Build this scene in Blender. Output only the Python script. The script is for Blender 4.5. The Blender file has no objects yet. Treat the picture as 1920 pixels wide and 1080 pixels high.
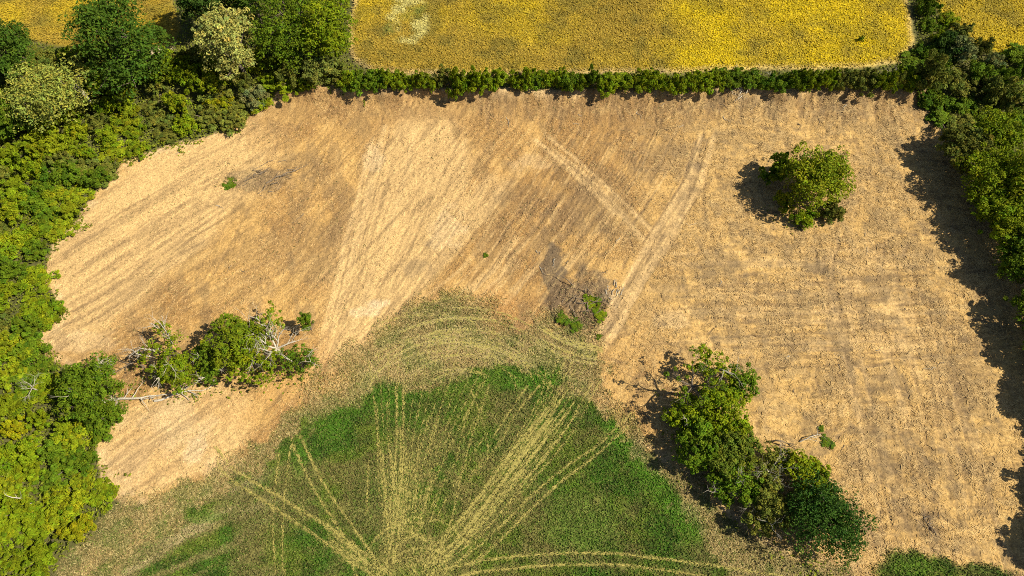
import bpy, math, random
import numpy as np

# ------------------------------------------------------------------ camera, sky, sun, exposure
CAM_H = 95.0
TILT = math.radians(27.0)
LENS = 24.0
SUN_EL = math.radians(47.0)
SHADOW_DIR = math.radians(172.0)          # compass (from +X, ccw) towards which shadows fall
SUN_STRENGTH = 5.0
SKY_STRENGTH = 0.05
EXPOSURE = 0.47

scene = bpy.context.scene
cam_data = bpy.data.cameras.new("camera")
cam_data.lens = LENS
cam_data.sensor_width = 36.0
cam_data.clip_start = 0.5
cam_data.clip_end = 12000.0
cam = bpy.data.objects.new("camera", cam_data)
cam.location = (0, 0, CAM_H)
cam.rotation_euler = (TILT, 0, 0)
scene.collection.objects.link(cam)
scene.camera = cam

world = bpy.data.worlds.new("World")
scene.world = world
world.use_nodes = True
wn = world.node_tree
wn.nodes.clear()
w_out = wn.nodes.new("ShaderNodeOutputWorld")
w_bg = wn.nodes.new("ShaderNodeBackground")
w_sky = wn.nodes.new("ShaderNodeTexSky")
w_sky.sky_type = 'NISHITA'
w_sky.sun_disc = False
w_sky.sun_elevation = SUN_EL
sun_az = SHADOW_DIR + math.pi              # direction towards the sun, from +X ccw
w_sky.sun_rotation = math.pi / 2 - sun_az  # Blender measures it from +Y, clockwise
w_bg.inputs[1].default_value = SKY_STRENGTH
wn.links.new(w_sky.outputs[0], w_bg.inputs[0])
wn.links.new(w_bg.outputs[0], w_out.inputs[0])

sun_data = bpy.data.lights.new("sun", 'SUN')
sun_data.energy = SUN_STRENGTH
sun_data.angle = math.radians(0.53)
sun_data.color = (1.0, 0.90, 0.70)
sun = bpy.data.objects.new("sun", sun_data)
sun.location = (0, 0, 150)
from mathutils import Vector
to_sun = Vector((math.cos(SUN_EL) * math.cos(sun_az), math.cos(SUN_EL) * math.sin(sun_az), math.sin(SUN_EL)))
sun.rotation_euler = to_sun.to_track_quat('Z', 'Y').to_euler()
scene.collection.objects.link(sun)

vs = scene.view_settings
vs.view_transform = 'Standard'
vs.look = 'None'
vs.gamma = 1.0
vs.use_curve_mapping = False
vs.exposure = EXPOSURE
scene.render.engine = 'CYCLES'
scene.cycles.use_denoising = False
scene.cycles.max_bounces = 5
scene.cycles.diffuse_bounces = 3
scene.cycles.transparent_max_bounces = 4
scene.cycles.filter_width = 1.0

COL = scene.collection
RNG = np.random.default_rng(7)
random.seed(7)

# ------------------------------------------------------------------ survey: photo pixel (1920x1080) -> place on the land
FPX = 1920.0 * LENS / 36.0
CT, ST = math.cos(TILT), math.sin(TILT)


def G(px, py, z=0.0):
    dx, dy = (px - 960.0) / FPX, (540.0 - py) / FPX
    yy = dy * CT + ST
    zz = dy * ST - CT
    s = (CAM_H - z) / (-zz)
    return (dx * s, yy * s)


def GP(pts, z=0.0):
    return np.array([G(p[0], p[1], z) for p in pts])


def mpp(py, z=0.0):
    """metres to a pixel across the view at picture row py"""
    dy = (540.0 - py) / FPX
    return (CAM_H - z) / (CT - dy * ST) / FPX


# ------------------------------------------------------------------ noise
def _hash(ix, iy, seed):
    n = (ix.astype(np.int64) * 374761393 + iy.astype(np.int64) * 668265263 + seed * 1274126177) & 0xFFFFFFFF
    n = ((n ^ (n >> 13)) * 1274126177) & 0xFFFFFFFF
    n = (n ^ (n >> 16)) & 0xFFFFFFFF
    n = (n * 2246822519) & 0xFFFFFFFF
    return ((n ^ (n >> 15)) & 0xFFFFFF) / float(0xFFFFFF)


def vnoise(x, y, seed=0):
    ix, iy = np.floor(x), np.floor(y)
    fx, fy = x - ix, y - iy
    fx = fx * fx * (3 - 2 * fx)
    fy = fy * fy * (3 - 2 * fy)
    a, b = _hash(ix, iy, seed), _hash(ix + 1, iy, seed)
    c, d = _hash(ix, iy + 1, seed), _hash(ix + 1, iy + 1, seed)
    return (a * (1 - fx) + b * fx) * (1 - fy) + (c * (1 - fx) + d * fx) * fy


def fbm(x, y, scale, octs=4, seed=0, gain=0.5):
    t, amp, s, tot = 0.0, 1.0, 1.0 / scale, 0.0
    for o in range(octs):
        t = t + amp * vnoise(x * s + 17.3 * o, y * s - 9.1 * o, seed + o * 31)
        tot += amp
        amp *= gain
        s *= 2.03
    return t / tot


def sstep(a, b, v):
    t = np.clip((v - a) / (b - a), 0, 1)
    return t * t * (3 - 2 * t)


# ------------------------------------------------------------------ land raster (world metres)
xf = np.concatenate([np.arange(-108.0, -72.0, 0.45), np.arange(-72.0, -40.0, 0.28), np.arange(-40.0, 34.0, 0.18), np.arange(34.0, 72.0, 0.27), np.arange(72.0, 108.01, 0.45)])
yf = np.concatenate([np.arange(-2.0, 46.0, 0.18), np.arange(46.0, 92.0, 0.3), np.arange(92.0, 122.01, 0.42)])
XX, YY = np.meshgrid(xf, yf)
NY, NX = XX.shape
WX = XX + (fbm(XX, YY, 3.5, 3, 5) - .5) * .5
WY = YY + (fbm(XX, YY, 3.5, 3, 6) - .5) * .5


def seg_dist(px, py, a, b):
    dx, dy = b[0] - a[0], b[1] - a[1]
    l2 = dx * dx + dy * dy + 1e-9
    t = np.clip(((px - a[0]) * dx + (py - a[1]) * dy) / l2, 0, 1)
    return np.hypot(px - a[0] - t * dx, py - a[1] - t * dy)


def sd_poly(px, py, poly):
    """signed distance, positive inside"""
    d = np.full(px.shape, 1e9)
    ins = np.zeros(px.shape, bool)
    n = len(poly)
    for i in range(n):
        a, b = poly[i], poly[(i + 1) % n]
        d = np.minimum(d, seg_dist(px, py, a, b))
        cond = (a[1] > py) != (b[1] > py)
        den = (b[1] - a[1]) if abs(b[1] - a[1]) > 1e-9 else 1e-9
        ins ^= cond & (px < (b[0] - a[0]) * (py - a[1]) / den + a[0])
    return np.where(ins, d, -d)


TRACK_LINES = []


def stroke(mask, pts, width, strength=1.0, soft=0.5, mode='max'):
    """lay a soft-edged line (world points) of half width `width` into a raster"""
    pts = np.asarray(pts)
    if mask is trk or mask is arc:
        TRACK_LINES.append((pts, width, strength))
    m = width * (1 + soft) + 0.3
    for a, b in zip(pts[:-1], pts[1:]):
        x0, x1 = min(a[0], b[0]) - m, max(a[0], b[0]) + m
        y0, y1 = min(a[1], b[1]) - m, max(a[1], b[1]) + m
        i0, i1 = np.searchsorted(xf, [x0, x1])
        j0, j1 = np.searchsorted(yf, [y0, y1])
        if i0 >= i1 or j0 >= j1:
            continue
        sl = (slice(j0, j1), slice(i0, i1))
        d = seg_dist(WX[sl], WY[sl], a, b)
        v = strength * (1 - sstep(width * (1 - soft), width * (1 + soft), d))
        if mode == 'max':
            mask[sl] = np.maximum(mask[sl], v)
        else:
            mask[sl] += v


def smooth_line(pts, n=14):
    """Catmull-Rom through the points"""
    p = np.asarray(pts, float)
    if len(p) < 3:
        t = np.linspace(0, 1, n)[:, None]
        return p[0] * (1 - t) + p[-1] * t
    q = np.vstack([2 * p[0] - p[1], p, 2 * p[-1] - p[-2]])
    out = []
    per = max(2, n // (len(p) - 1))
    for i in range(1, len(q) - 2):
        for t in np.linspace(0, 1, per, endpoint=False):
            out.append(0.5 * ((2 * q[i]) + (-q[i - 1] + q[i + 1]) * t + (2 * q[i - 1] - 5 * q[i] + 4 * q[i + 1] - q[i + 2]) * t * t
                              + (-q[i - 1] + 3 * q[i] - 3 * q[i + 1] + q[i + 2]) * t ** 3))
    out.append(p[-1])
    return np.array(out)


trk = arc = None
# --- outlines of the parts of the land, surveyed from the photograph
P_CLEAR = GP([(560, 168), (520, 183), (482, 208), (440, 234), (390, 253), (340, 267), (290, 285), (240, 297), (214, 330), (190, 355),
              (160, 390), (135, 430), (98, 455), (86, 490), (78, 530), (100, 555), (112, 590), (98, 612), (72, 628), (66, 658),
              (120, 690), (190, 740), (225, 790), (186, 822), (188, 905), (216, 935), (300, 960), (420, 1000), (700, 1000),
              (1190, 830), (1290, 900), (1420, 1010), (1560, 1085), (1600, 1140), (2100, 1140), (2080, 760), (1960, 560), (1850, 400),
              (1800, 300), (1765, 230), (1738, 180), (1640, 172), (1280, 176), (1000, 180), (640, 172)])
P_DRY = GP([(640, 700), (655, 640), (700, 608), (760, 575), (780, 560), (850, 545), (915, 560), (920, 595), (965, 622), (1040, 585),
            (1075, 600), (1130, 625), (1150, 690), (1142, 745), (1190, 790), (1240, 850), (1300, 905), (1380, 985), (1480, 1050),
            (1590, 1085), (1560, 1140), (60, 1140), (90, 1080), (190, 985), (225, 935), (330, 905), (430, 855), (545, 760)])
P_GREEN = GP([(540, 850), (585, 797), (640, 765), (700, 745), (800, 722), (880, 708), (960, 702), (1045, 697), (1055, 730), (1110, 755),
              (1155, 790), (1192, 855), (1250, 930), (1312, 1000), (1360, 1055), (1385, 1140), (170, 1140), (235, 1060), (330, 985),
              (440, 905)])
P_GREEN2 = GP([(1640, 1062), (1690, 1040), (1750, 1046), (1800, 1068), (1850, 1062), (1900, 1080), (1900, 1140), (1640, 1140)])
P_CROP_MID = GP([(700, -60), (672, 0), (654, 60), (664, 128), (700, 150), (900, 156), (1100, 150), (1400, 145), (1600, 142), (1680, 132), (1706, 90),
                 (1698, 30), (1690, -60), (1690, -400), (760, -400)])
P_CROP_RIGHT = GP([(1735, -60), (1742, 0), (1760, 45), (1800, 82), (1860, 108), (1925, 126), (2150, 150), (2300, -400), (1720, -400)])
P_CROP_LEFT = GP([(-300, 20), (0, 52), (60, 85), (130, 100), (260, 105), (330, 98), (345, 60), (325, 0), (330, -60), (330, -400), (-700, -400)])

wob = (fbm(XX, YY, 2.5, 3, 11) - 0.5) * 2.2 + (fbm(XX, YY, 9.0, 2, 12) - 0.5) * 2.0
sd_clear = sd_poly(XX, YY, P_CLEAR) + wob * 0.55
sd_dry = sd_poly(XX, YY, P_DRY) + wob * 1.6
sd_green = sd_poly(XX, YY, P_GREEN) + wob * 0.7
sd_green2 = sd_poly(XX, YY, P_GREEN2) + wob
sd_cm = sd_poly(XX, YY, P_CROP_MID) + wob * 0.35
sd_cr = sd_poly(XX, YY, P_CROP_RIGHT) + wob * 0.35
sd_cl = sd_poly(XX, YY, P_CROP_LEFT) + wob * 0.35

w_clear = sstep(-0.3, 0.3, sd_clear)
w_dry = sstep(-0.6, 1.0, sd_dry + (fbm(XX, YY, .9, 3, 115) - .5) * 3 + (fbm(XX, YY, 5, 3, 116) - .5) * 4)
rag = (fbm(XX, YY, 1.1, 3, 113) - .5) * 3.2 + (fbm(XX, YY, 4.5, 3, 114) - .5) * 5
w_green = sstep(-0.5, 0.7, sd_green + rag)
w_green = np.maximum(w_green, sstep(-0.6, 0.6, sd_green2))
w_crop = np.maximum(np.maximum(sstep(-0.4, 0.4, sd_cm), sstep(-0.4, 0.4, sd_cr)), sstep(-0.4, 0.4, sd_cl))


# --- bundles of lines between two guide lines
def bundle(mask, A, B, n, wlo, whi, slo, shi, seed, t_pow=1.0, cut=0.35, mode='max', pair=0.0, soft=0.6):
    r = np.random.default_rng(seed)
    A, B = smooth_line(GP(A), 18), smooth_line(GP(B), 18)
    m = min(len(A), len(B))
    A, B = A[np.linspace(0, len(A) - 1, m).astype(int)], B[np.linspace(0, len(B) - 1, m).astype(int)]
    for k in range(n):
        t = r.random() ** t_pow
        L = A * (1 - t) + B * t
        L = L + (r.random((1, 2)) - 0.5) * 0.8
        i0 = int(m * r.random() * cut)
        i1 = m - int(m * r.random() * cut)
        L = L[i0:max(i1, i0 + 3)]
        w, s = r.uniform(wlo, whi), r.uniform(slo, shi)
        stroke(mask, L, w, s, soft, mode)
        if pair:
            d = L[-1] - L[0]
            nrm = np.array([-d[1], d[0]]) / (np.hypot(*d) + 1e-9)
            stroke(mask, L + nrm * pair, w, s, soft, mode)


def path(mask, pts, w, s=1.0, soft=0.5, mode='max'):
    stroke(mask, smooth_line(GP(pts), 24), w, s, soft, mode)


# wheel tracks in the meadow
trk = np.zeros_like(XX)
for pts, w, s in [
    ([(405, 838), (443, 883), (533, 937), (633, 1000), (700, 1050), (735, 1078)], .30, .95),
    ([(408, 868), (430, 897), (517, 953), (633, 1033), (690, 1072), (710, 1095)], .30, .95),
    ([(563, 818), (585, 865), (618, 925), (660, 985), (705, 1050)], .26, .9),
    ([(548, 832), (575, 890), (605, 945), (645, 1005), (690, 1060)], .26, .9),
    ([(547, 822), (536, 900), (531, 980), (530, 1053), (536, 1090)], .2, .7),
    ([(523, 850), (515, 930), (512, 1000), (517, 1073), (520, 1095)], .2, .7),
    ([(742, 722), (745, 800), (738, 900), (728, 985), (722, 1040)], .2, .8),
    ([(755, 722), (757, 830), (750, 930), (735, 1010), (724, 1060)], .24, .85),
    ([(705, 770), (708, 850), (712, 930)], .15, .5),
    ([(690, 868), (689, 930), (688, 965)], .17, .7),
    ([(775, 870), (780, 930), (770, 1010)], .2, .6),
    ([(716, 1000), (722, 950), (724, 900)], .2, .7),
    ([(917, 722), (905, 760), (875, 850), (850, 960), (820, 1050)], .22, .8),
    ([(900, 720), (870, 800), (855, 870)], .2, .55),
    ([(880, 725), (905, 790), (915, 840)], .2, .5),
    ([(990, 722), (950, 780), (925, 820)], .24, .75),
    ([(1012, 722), (968, 775), (938, 828), (880, 900)], .24, .75),
    ([(1185, 772), (1130, 828), (1065, 872), (1000, 925), (920, 1005), (850, 1060)], .26, .85),
    ([(1180, 798), (1120, 852), (1045, 908), (990, 960), (920, 1030), (880, 1062)], .26, .9),
    ([(800, 1078), (850, 1063), (950, 1045), (1050, 1038), (1150, 1038), (1280, 1053), (1400, 1070), (1500, 1086)], .26, 1.0),
    ([(830, 1092), (880, 1076), (980, 1064), (1080, 1058), (1170, 1060), (1280, 1074), (1340, 1086)], .26, 1.0),
]:
    path(trk, pts, w * .62, s)
bundle(trk, [(1075, 735), (1000, 830), (920, 940), (820, 1060)], [(1130, 720), (1045, 830), (950, 940), (840, 1065)], 3, .07, .11, .5, .9, 31, cut=.45, pair=1.4)
for i in range(6):
    path(trk, [(1046 + 16 * i, 738 - 5 * i), (988 + 15 * i, 825), (925 + 12 * i, 912)] + ([(850 + 8 * i, 1010), (790 + 6 * i, 1062)] if i % 2 else []), .12, .55 + .35 * (i % 3 == 1), .4)
for i in range(6):
    path(trk, [(1128 - 16 * i, 632 + 6 * (i % 2)), (1095 - 14 * i, 690), (1050 - 8 * i, 750), (960 - 6 * i, 880)], .11, .55, .4)
for i in range(14):
    path(trk, [(690 + 19 * i, 640 + 30 * abs(i - 7) / 7), (700 + 15 * i, 740), (715 + 9 * i, 860), (735 + 4 * i, 1000)], .09, .32 + .3 * (i % 3 == 0), .4)
bundle(trk, [(1040, 740), (960, 840), (860, 970), (770, 1060)], [(1075, 735), (1000, 830), (920, 940), (820, 1060)], 5, .1, .17, .5, .9, 32, cut=.35, pair=1.5)
bundle(trk, [(700, 760), (705, 860), (720, 960), (735, 1060)], [(960, 730), (880, 860), (820, 960), (770, 1060)], 18, .08, .13, .2, .6, 33, cut=.6, pair=1.4)
bundle(trk, [(700, 800), (710, 880), (720, 960), (730, 1040)], [(790, 780), (785, 870), (770, 960), (750, 1050)], 14, .08, .16, .25, .6, 37, cut=.6)
bundle(trk, [(590, 960), (650, 1020), (700, 1065)], [(620, 1040), (680, 1065), (740, 1085)], 8, .15, .25, .3, .7, 34, cut=.3)
hub_c = np.array(G(760, 1068))
r_ = np.random.default_rng(35)
for k in range(16):                       # turning circles where all the tracks meet
    rad = r_.uniform(2.0, 6.5)
    c = hub_c + r_.normal(0, 1.3, 2)
    a0 = r_.uniform(0, 6.28)
    a = np.linspace(a0, a0 + r_.uniform(1.5, 3.5), 16)
    stroke(trk, np.stack([c[0] + rad * np.cos(a), c[1] + rad * .8 * np.sin(a)], 1), r_.uniform(.12, .22), r_.uniform(.35, .7), .5)
trk = np.maximum(trk, .35 * np.exp(-((XX - hub_c[0]) ** 2 / 22 + (YY - hub_c[1]) ** 2 / 9)))
# arcs in the half cleared grass
arc = np.zeros_like(XX)
arc_c = np.array(G(850, 760))
for k in range(22):
    rad = r_.uniform(5.5, 15)
    a0 = r_.uniform(.2, 1.6)
    a = np.linspace(a0, a0 + r_.uniform(.7, 1.6), 14)
    c = arc_c + r_.normal(0, 1.6, 2)
    stroke(arc, np.stack([c[0] + rad * 1.15 * np.cos(a), c[1] + rad * .9 * np.sin(a)], 1), r_.uniform(.12, .25), r_.uniform(.4, .9), .5)
bundle(arc, [(1010, 600), (1060, 630), (1140, 650)], [(1000, 640), (1060, 670), (1140, 690)], 9, .12, .22, .4, .9, 36, cut=.3)

# lighter passes and darker furrows on the bare soil
lite = np.zeros_like(XX)
dark = np.zeros_like(XX)
bundle(lite, [(715, 235), (690, 360), (640, 560), (590, 720)], [(1010, 290), (920, 400), (800, 520), (690, 620)], 46, .3, 1.4, .1, .4, 41, t_pow=1.25, mode='add', soft=.95)
bundle(lite, [(790, 230), (760, 360), (690, 520), (640, 640)], [(880, 240), (830, 370), (740, 520), (660, 640)], 20, .6, 1.9, .12, .3, 42, mode='add', soft=.95)
bundle(dark, [(715, 235), (690, 360), (640, 560), (590, 720)], [(1010, 290), (920, 400), (820, 520), (720, 620)], 22, .1, .4, .15, .5, 43, soft=.9)
bundle(lite, [(1325, 245), (1300, 330), (1225, 440), (1110, 640)], [(1290, 350), (1270, 430), (1200, 540), (1140, 660)], 16, .2, .7, .25, .7, 44, mode='add')
bundle(dark, [(1325, 245), (1300, 330), (1225, 440), (1110, 640)], [(1290, 350), (1270, 430), (1200, 540), (1140, 660)], 14, .1, .28, .3, .7, 45)
path(dark, [(1318, 255), (1300, 290), (1285, 330)], .3, .9)
bundle(lite, [(1010, 280), (1090, 345), (1205, 460)], [(1040, 270), (1120, 340), (1215, 440)], 6, .2, .5, .2, .5, 46, mode='add')
bundle(dark, [(1030, 290), (1100, 360), (1200, 470)], [(1050, 290), (1120, 350), (1215, 455)], 4, .12, .25, .3, .6, 47)
bundle(lite, [(85, 480), (180, 420), (300, 350), (420, 280)], [(75, 650), (200, 590), (300, 510), (420, 430)], 40, .3, 1.6, .08, .34, 48, mode='add', soft=.95)
bundle(dark, [(85, 480), (180, 420), (300, 350), (420, 280)], [(75, 650), (200, 590), (300, 510), (420, 430)], 26, .12, .4, .2, .55, 49)
bundle(dark, [(1060, 345), (1010, 420), (920, 520)], [(1180, 380), (1080, 500), (1000, 600)], 16, .12, .3, .2, .6, 50)
bundle(lite, [(930, 420), (860, 500), (780, 560)], [(1060, 430), (980, 540), (930, 600)], 14, .15, .4, .15, .4, 51, mode='add')
bundle(dark, [(300, 560), (400, 500), (560, 440)], [(330, 600), (480, 560), (640, 480)], 8, .15, .4, .15, .35, 52)
bundle(lite, [(1560, 420), (1550, 520), (1590, 700), (1620, 900)], [(1640, 420), (1690, 560), (1800, 760), (1880, 1000)], 16, .2, .7, .08, .22, 53, mode='add', soft=.95)
bundle(dark, [(1560, 440), (1545, 520), (1580, 600)], [(1580, 440), (1570, 520), (1600, 640)], 5, .15, .3, .4, .8, 54)
bundle(dark, [(1690, 700), (1730, 800), (1760, 1000)], [(1740, 520), (1800, 700), (1880, 960)], 12, .12, .25, .3, .6, 55, cut=.7)
bundle(lite, [(1180, 540), (1500, 530), (1760, 520)], [(1200, 640), (1500, 660), (1820, 640)], 30, .15, .45, .1, .35, 56, cut=.9, mode='add')
for x0, y0, x1, y1, w, s in [(1455, 546, 1500, 548, .3, .9), (1330, 566, 1360, 564, .25, .7), (1395, 601, 1446, 600, .35, .9), (1345, 566, 1300, 570, .2, .6),
                             (1370, 602, 1460, 603, .18, .7), (1540, 657, 1595, 656, .3, .9), (1660, 520, 1685, 516, .4, .8), (1510, 478, 1535, 510, .6, .6),
                             (1550, 470, 1543, 520, .4, .8), (1564, 540, 1573, 585, .3, .7), (1600, 560, 1640, 550, .4, .5), (1670, 540, 1650, 525, .4, .6),
                             (1620, 600, 1650, 620, .7, .5), (1690, 990, 1730, 980, .5, .5), (1700, 930, 1704, 985, .3, .7), (1735, 950, 1755, 1000, .6, .7),
                             (1853, 920, 1868, 965, .3, .6), (1733, 760, 1738, 840, .25, .7), (1610, 780, 1640, 800, .4, .6), (1590, 755, 1605, 765, .5, .5)]:
    path(dark, [(x0, y0), (x1, y1)], w, s * .8)
for pts, w, s_ in [([(1005, 262), (1090, 335), (1212, 452)], .32, .8), ([(1030, 258), (1115, 330), (1228, 438)], .32, .7),
                   ([(1312, 262), (1285, 345), (1215, 455), (1120, 628)], .34, .8), ([(1338, 255), (1310, 345), (1240, 460), (1150, 620)], .34, .8),
                   ([(1285, 350), (1255, 420), (1190, 530), (1140, 610)], .3, .6), ([(722, 238), (690, 370), (640, 560), (600, 690)], .4, .6),
                   ([(700, 260), (668, 380), (622, 560), (590, 690)], .35, .5)]:
    path(lite, pts, w, s_)
    path(dark, [(x + 9, y + 2) for x, y in pts], .16, .5)
bundle(dark, [(1190, 470), (1480, 462), (1740, 455)], [(1250, 700), (1560, 690), (1880, 680)], 70, .08, .18, .3, .8, 57, cut=.85)
bundle(lite, [(1190, 470), (1480, 462), (1740, 455)], [(1250, 700), (1560, 690), (1880, 680)], 50, .08, .2, .3, .7, 58, cut=.85, mode='add')
bundle(dark, [(1480, 430), (1560, 640), (1640, 1040)], [(1700, 430), (1800, 700), (1890, 1040)], 46, .08, .18, .3, .7, 59, cut=.9)
bundle(lite, [(1480, 430), (1560, 640), (1640, 1040)], [(1700, 430), (1800, 700), (1890, 1040)], 30, .08, .2, .3, .6, 60, cut=.9, mode='add')
bundle(dark, [(1060, 230), (1000, 330), (860, 540)], [(1300, 220), (1220, 380), (1060, 560)], 60, .08, .2, .25, .7, 62, cut=.85)
bundle(lite, [(900, 230), (820, 380), (700, 600)], [(1300, 220), (1220, 380), (1060, 560)], 40, .08, .2, .25, .7, 63, cut=.85, mode='add')
bundle(dark, [(640, 240), (600, 380), (540, 560)], [(420, 260), (330, 420), (220, 560)], 30, .08, .2, .2, .5, 64, cut=.85)
r_ = np.random.default_rng(61)
for k in range(150):                      # scraped roots and furrows at the foot of the hedge
    x = r_.uniform(900, 1720)
    y = r_.uniform(178, 215)
    path(dark, [(x, y), (x + r_.uniform(-10, 10), y + r_.uniform(8, 42))], r_.uniform(.12, .3), r_.uniform(.25, .7))
for k in range(480):                      # short scuffs all over the mulched half
    x, y = r_.uniform(1120, 1860), r_.uniform(200, 1040)
    a = r_.normal(0, .5) if r_.random() < .6 else r_.uniform(0, 3.14)
    l = r_.uniform(10, 42)
    path(dark, [(x, y), (x + l * math.cos(a), y + l * math.sin(a))], r_.uniform(.1, .4), r_.uniform(.2, .75))
for k in range(140):
    x, y = r_.uniform(300, 1150), r_.uniform(190, 560)
    a = r_.uniform(1.6, 2.6)
    l = r_.uniform(8, 36)
    path(dark, [(x, y), (x + l * math.cos(a), y + l * math.sin(a))], r_.uniform(.1, .3), r_.uniform(.1, .45))


def blob(mask, px, py, rx, ry, s, seed):
    c = G(px, py)
    m = mpp(py)
    rx, ry = rx * m, ry * m * 1.25
    i0, i1 = np.searchsorted(xf, [c[0] - 2.2 * rx, c[0] + 2.2 * rx])
    j0, j1 = np.searchsorted(yf, [c[1] - 2.2 * ry, c[1] + 2.2 * ry])
    if i0 >= i1 or j0 >= j1:
        return
    sl = (slice(j0, j1), slice(i0, i1))
    d = np.hypot((XX[sl] - c[0]) / rx, (YY[sl] - c[1]) / ry) + (fbm(XX[sl], YY[sl], 1.6, 4, seed) - .5) * 1.3
    mask[sl] = np.maximum(mask[sl], s * (1 - sstep(.6, 1.15, d)))


grey = np.zeros_like(XX)                  # damp, dark subsoil and old ash
for b in [(1042, 510, 24, 46, 1.0, 1), (1090, 560, 66, 52, .75, 2), (1125, 610, 50, 30, .5, 3), (495, 335, 75, 22, .55, 4), (800, 455, 12, 10, .5, 5),
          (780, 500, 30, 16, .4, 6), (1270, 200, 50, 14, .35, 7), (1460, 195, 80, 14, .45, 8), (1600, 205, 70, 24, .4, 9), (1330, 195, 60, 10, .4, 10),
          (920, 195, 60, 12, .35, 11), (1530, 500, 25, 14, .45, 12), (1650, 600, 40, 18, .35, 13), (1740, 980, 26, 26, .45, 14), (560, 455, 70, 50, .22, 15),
          (480, 470, 60, 40, .2, 16), (1100, 400, 80, 55, .32, 17), (1180, 420, 40, 30, .3, 18), (1240, 300, 70, 40, .3, 19), (1660, 720, 40, 20, .3, 20),
          (1480, 860, 60, 40, .22, 21), (560, 300, 40, 20, .3, 22), (980, 370, 60, 30, .25, 23), (1350, 500, 50, 30, .25, 24), (380, 480, 40, 30, .15, 25),
          (1400, 640, 50, 20, .25, 26), (1690, 860, 60, 40, .25, 27), (1120, 200, 80, 12, .3, 28), (640, 430, 25, 50, .25, 29), (590, 500, 50, 30, .28, 30)]:
    blob(grey, *b)
pale = np.zeros_like(XX)                  # chalky patches
for b in [(705, 570, 26, 10, .8, 31), (690, 585, 30, 10, .6, 32), (330, 795, 70, 45, .35, 33), (370, 840, 22, 30, .55, 34), (250, 870, 50, 40, .3, 35),
          (700, 300, 20, 30, .4, 36), (1380, 180, 16, 14, .8, 37), (840, 430, 40, 40, .3, 38), (150, 640, 70, 20, .3, 39), (1260, 600, 40, 14, .3, 40),
          (315, 100, 26, 22, .9, 41), (420, 880, 40, 20, .3, 42), (1140, 560, 18, 20, .6, 43), (1000, 300, 50, 18, .25, 44), (560, 800, 30, 20, .2, 45)]:
    blob(pale, *b)
rust = np.zeros_like(XX)                  # rusty clay
for b in [(940, 580, 40, 40, .6, 51), (605, 660, 22, 50, .5, 52), (1200, 780, 40, 40, .35, 53), (260, 860, 60, 60, .3, 54), (540, 740, 60, 30, .35, 55),
          (1240, 690, 60, 30, .3, 56), (420, 770, 70, 30, .3, 57), (1030, 620, 10, 6, .9, 58), (1060, 660, 14, 8, .5, 59), (560, 690, 40, 30, .4, 60)]:
    blob(rust, *b)
verge = np.zeros_like(XX)                 # lusher strips of grass
path(verge, [(1150, 790), (1190, 850), (1240, 920), (1300, 995)], 1.5, .9, .7)
path(verge, [(1175, 800), (1200, 840)], 2.2, .9, .7)
path(verge, [(600, 790), (690, 752), (800, 726), (930, 710), (1040, 704)], 1.5, .55, .8)
for b in [(1000, 715, 60, 14, .8, 61), (620, 800, 40, 30, .5, 62), (1080, 960, 90, 50, .5, 63), (1110, 1000, 60, 30, .6, 64), (380, 970, 40, 8, .6, 65),
          (1700, 1062, 60, 20, .5, 66), (1100, 598, 34, 16, .8, 67), (1120, 575, 26, 22, .8, 68), (1060, 600, 18, 16, .8, 69), (560, 870, 20, 30, .5, 70),
          (430, 342, 22, 9, .6, 71), (850, 552, 30, 10, .35, 72), (800, 575, 25, 12, .3, 73), (650, 680, 30, 20, .25, 74)]:
    blob(verge, *b)

path(lite, [(440, 275), (260, 410), (95, 590)], 7.5, .24, .95, 'add')
path(lite, [(215, 860), (400, 790)], 4.5, .4, .95, 'add')
path(lite, [(800, 240), (760, 380), (680, 560)], 6, .15, .95, 'add')
mark = np.zeros_like(XX)
for pts, w, st in [([(1000, 262), (1090, 338), (1208, 455)], .42, .8), ([(1028, 256), (1115, 330), (1226, 438)], .42, .65),
                   ([(1312, 255), (1288, 340), (1216, 455), (1118, 632)], .5, .9), ([(1340, 250), (1312, 345), (1244, 460), (1150, 628)], .5, .9),
                   ([(1290, 350), (1262, 420), (1195, 530), (1136, 615)], .4, .7), ([(722, 238), (690, 370), (640, 560), (600, 690)], .5, .7),
                   ([(700, 260), (668, 380), (622, 560), (588, 700)], .4, .6), ([(780, 240), (745, 380), (690, 540), (660, 620)], .5, .6),
                   ([(1575, 430), (1560, 540), (1590, 700), (1640, 900)], .35, .5), ([(1600, 430), (1588, 540), (1620, 700), (1672, 900)], .35, .5),
                   ([(1180, 500), (1400, 492), (1700, 500)], .3, .5), ([(1200, 585), (1450, 580), (1780, 590)], .3, .5), ([(1230, 640), (1500, 640), (1820, 645)], .3, .5),
                   ([(1170, 545), (1450, 530), (1740, 545)], .3, .45)]:
    path(mark, pts, w, st, .55)
mark *= np.clip(-.1 + 1.7 * fbm(XX, YY, 2.2, 4, 134), 0, 1.2)
path(dark, [(1304, 262), (1278, 345), (1204, 458)], .18, .8)
path(dark, [(1327, 262), (1300, 345), (1232, 458), (1138, 622)], .18, .7)
lite *= .35 + 1.1 * fbm(XX, YY, 2.0, 4, 130)
dark *= .3 + 1.1 * fbm(XX, YY, 1.2, 3, 131)
trk *= .55 + .8 * fbm(XX, YY, 1.0, 3, 132)

# --- colour of the land
def C(*c):
    return np.array(c, float)


def mix(a, b, w):
    return a + (b - a) * w[..., None]


n_big = fbm(XX, YY, 16, 4, 101)
n_mid = fbm(XX, YY, 4.0, 4, 102)
n_sm = fbm(XX, YY, 1.0, 3, 103)
n_fine = fbm(XX, YY, 0.5, 2, 104)
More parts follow.
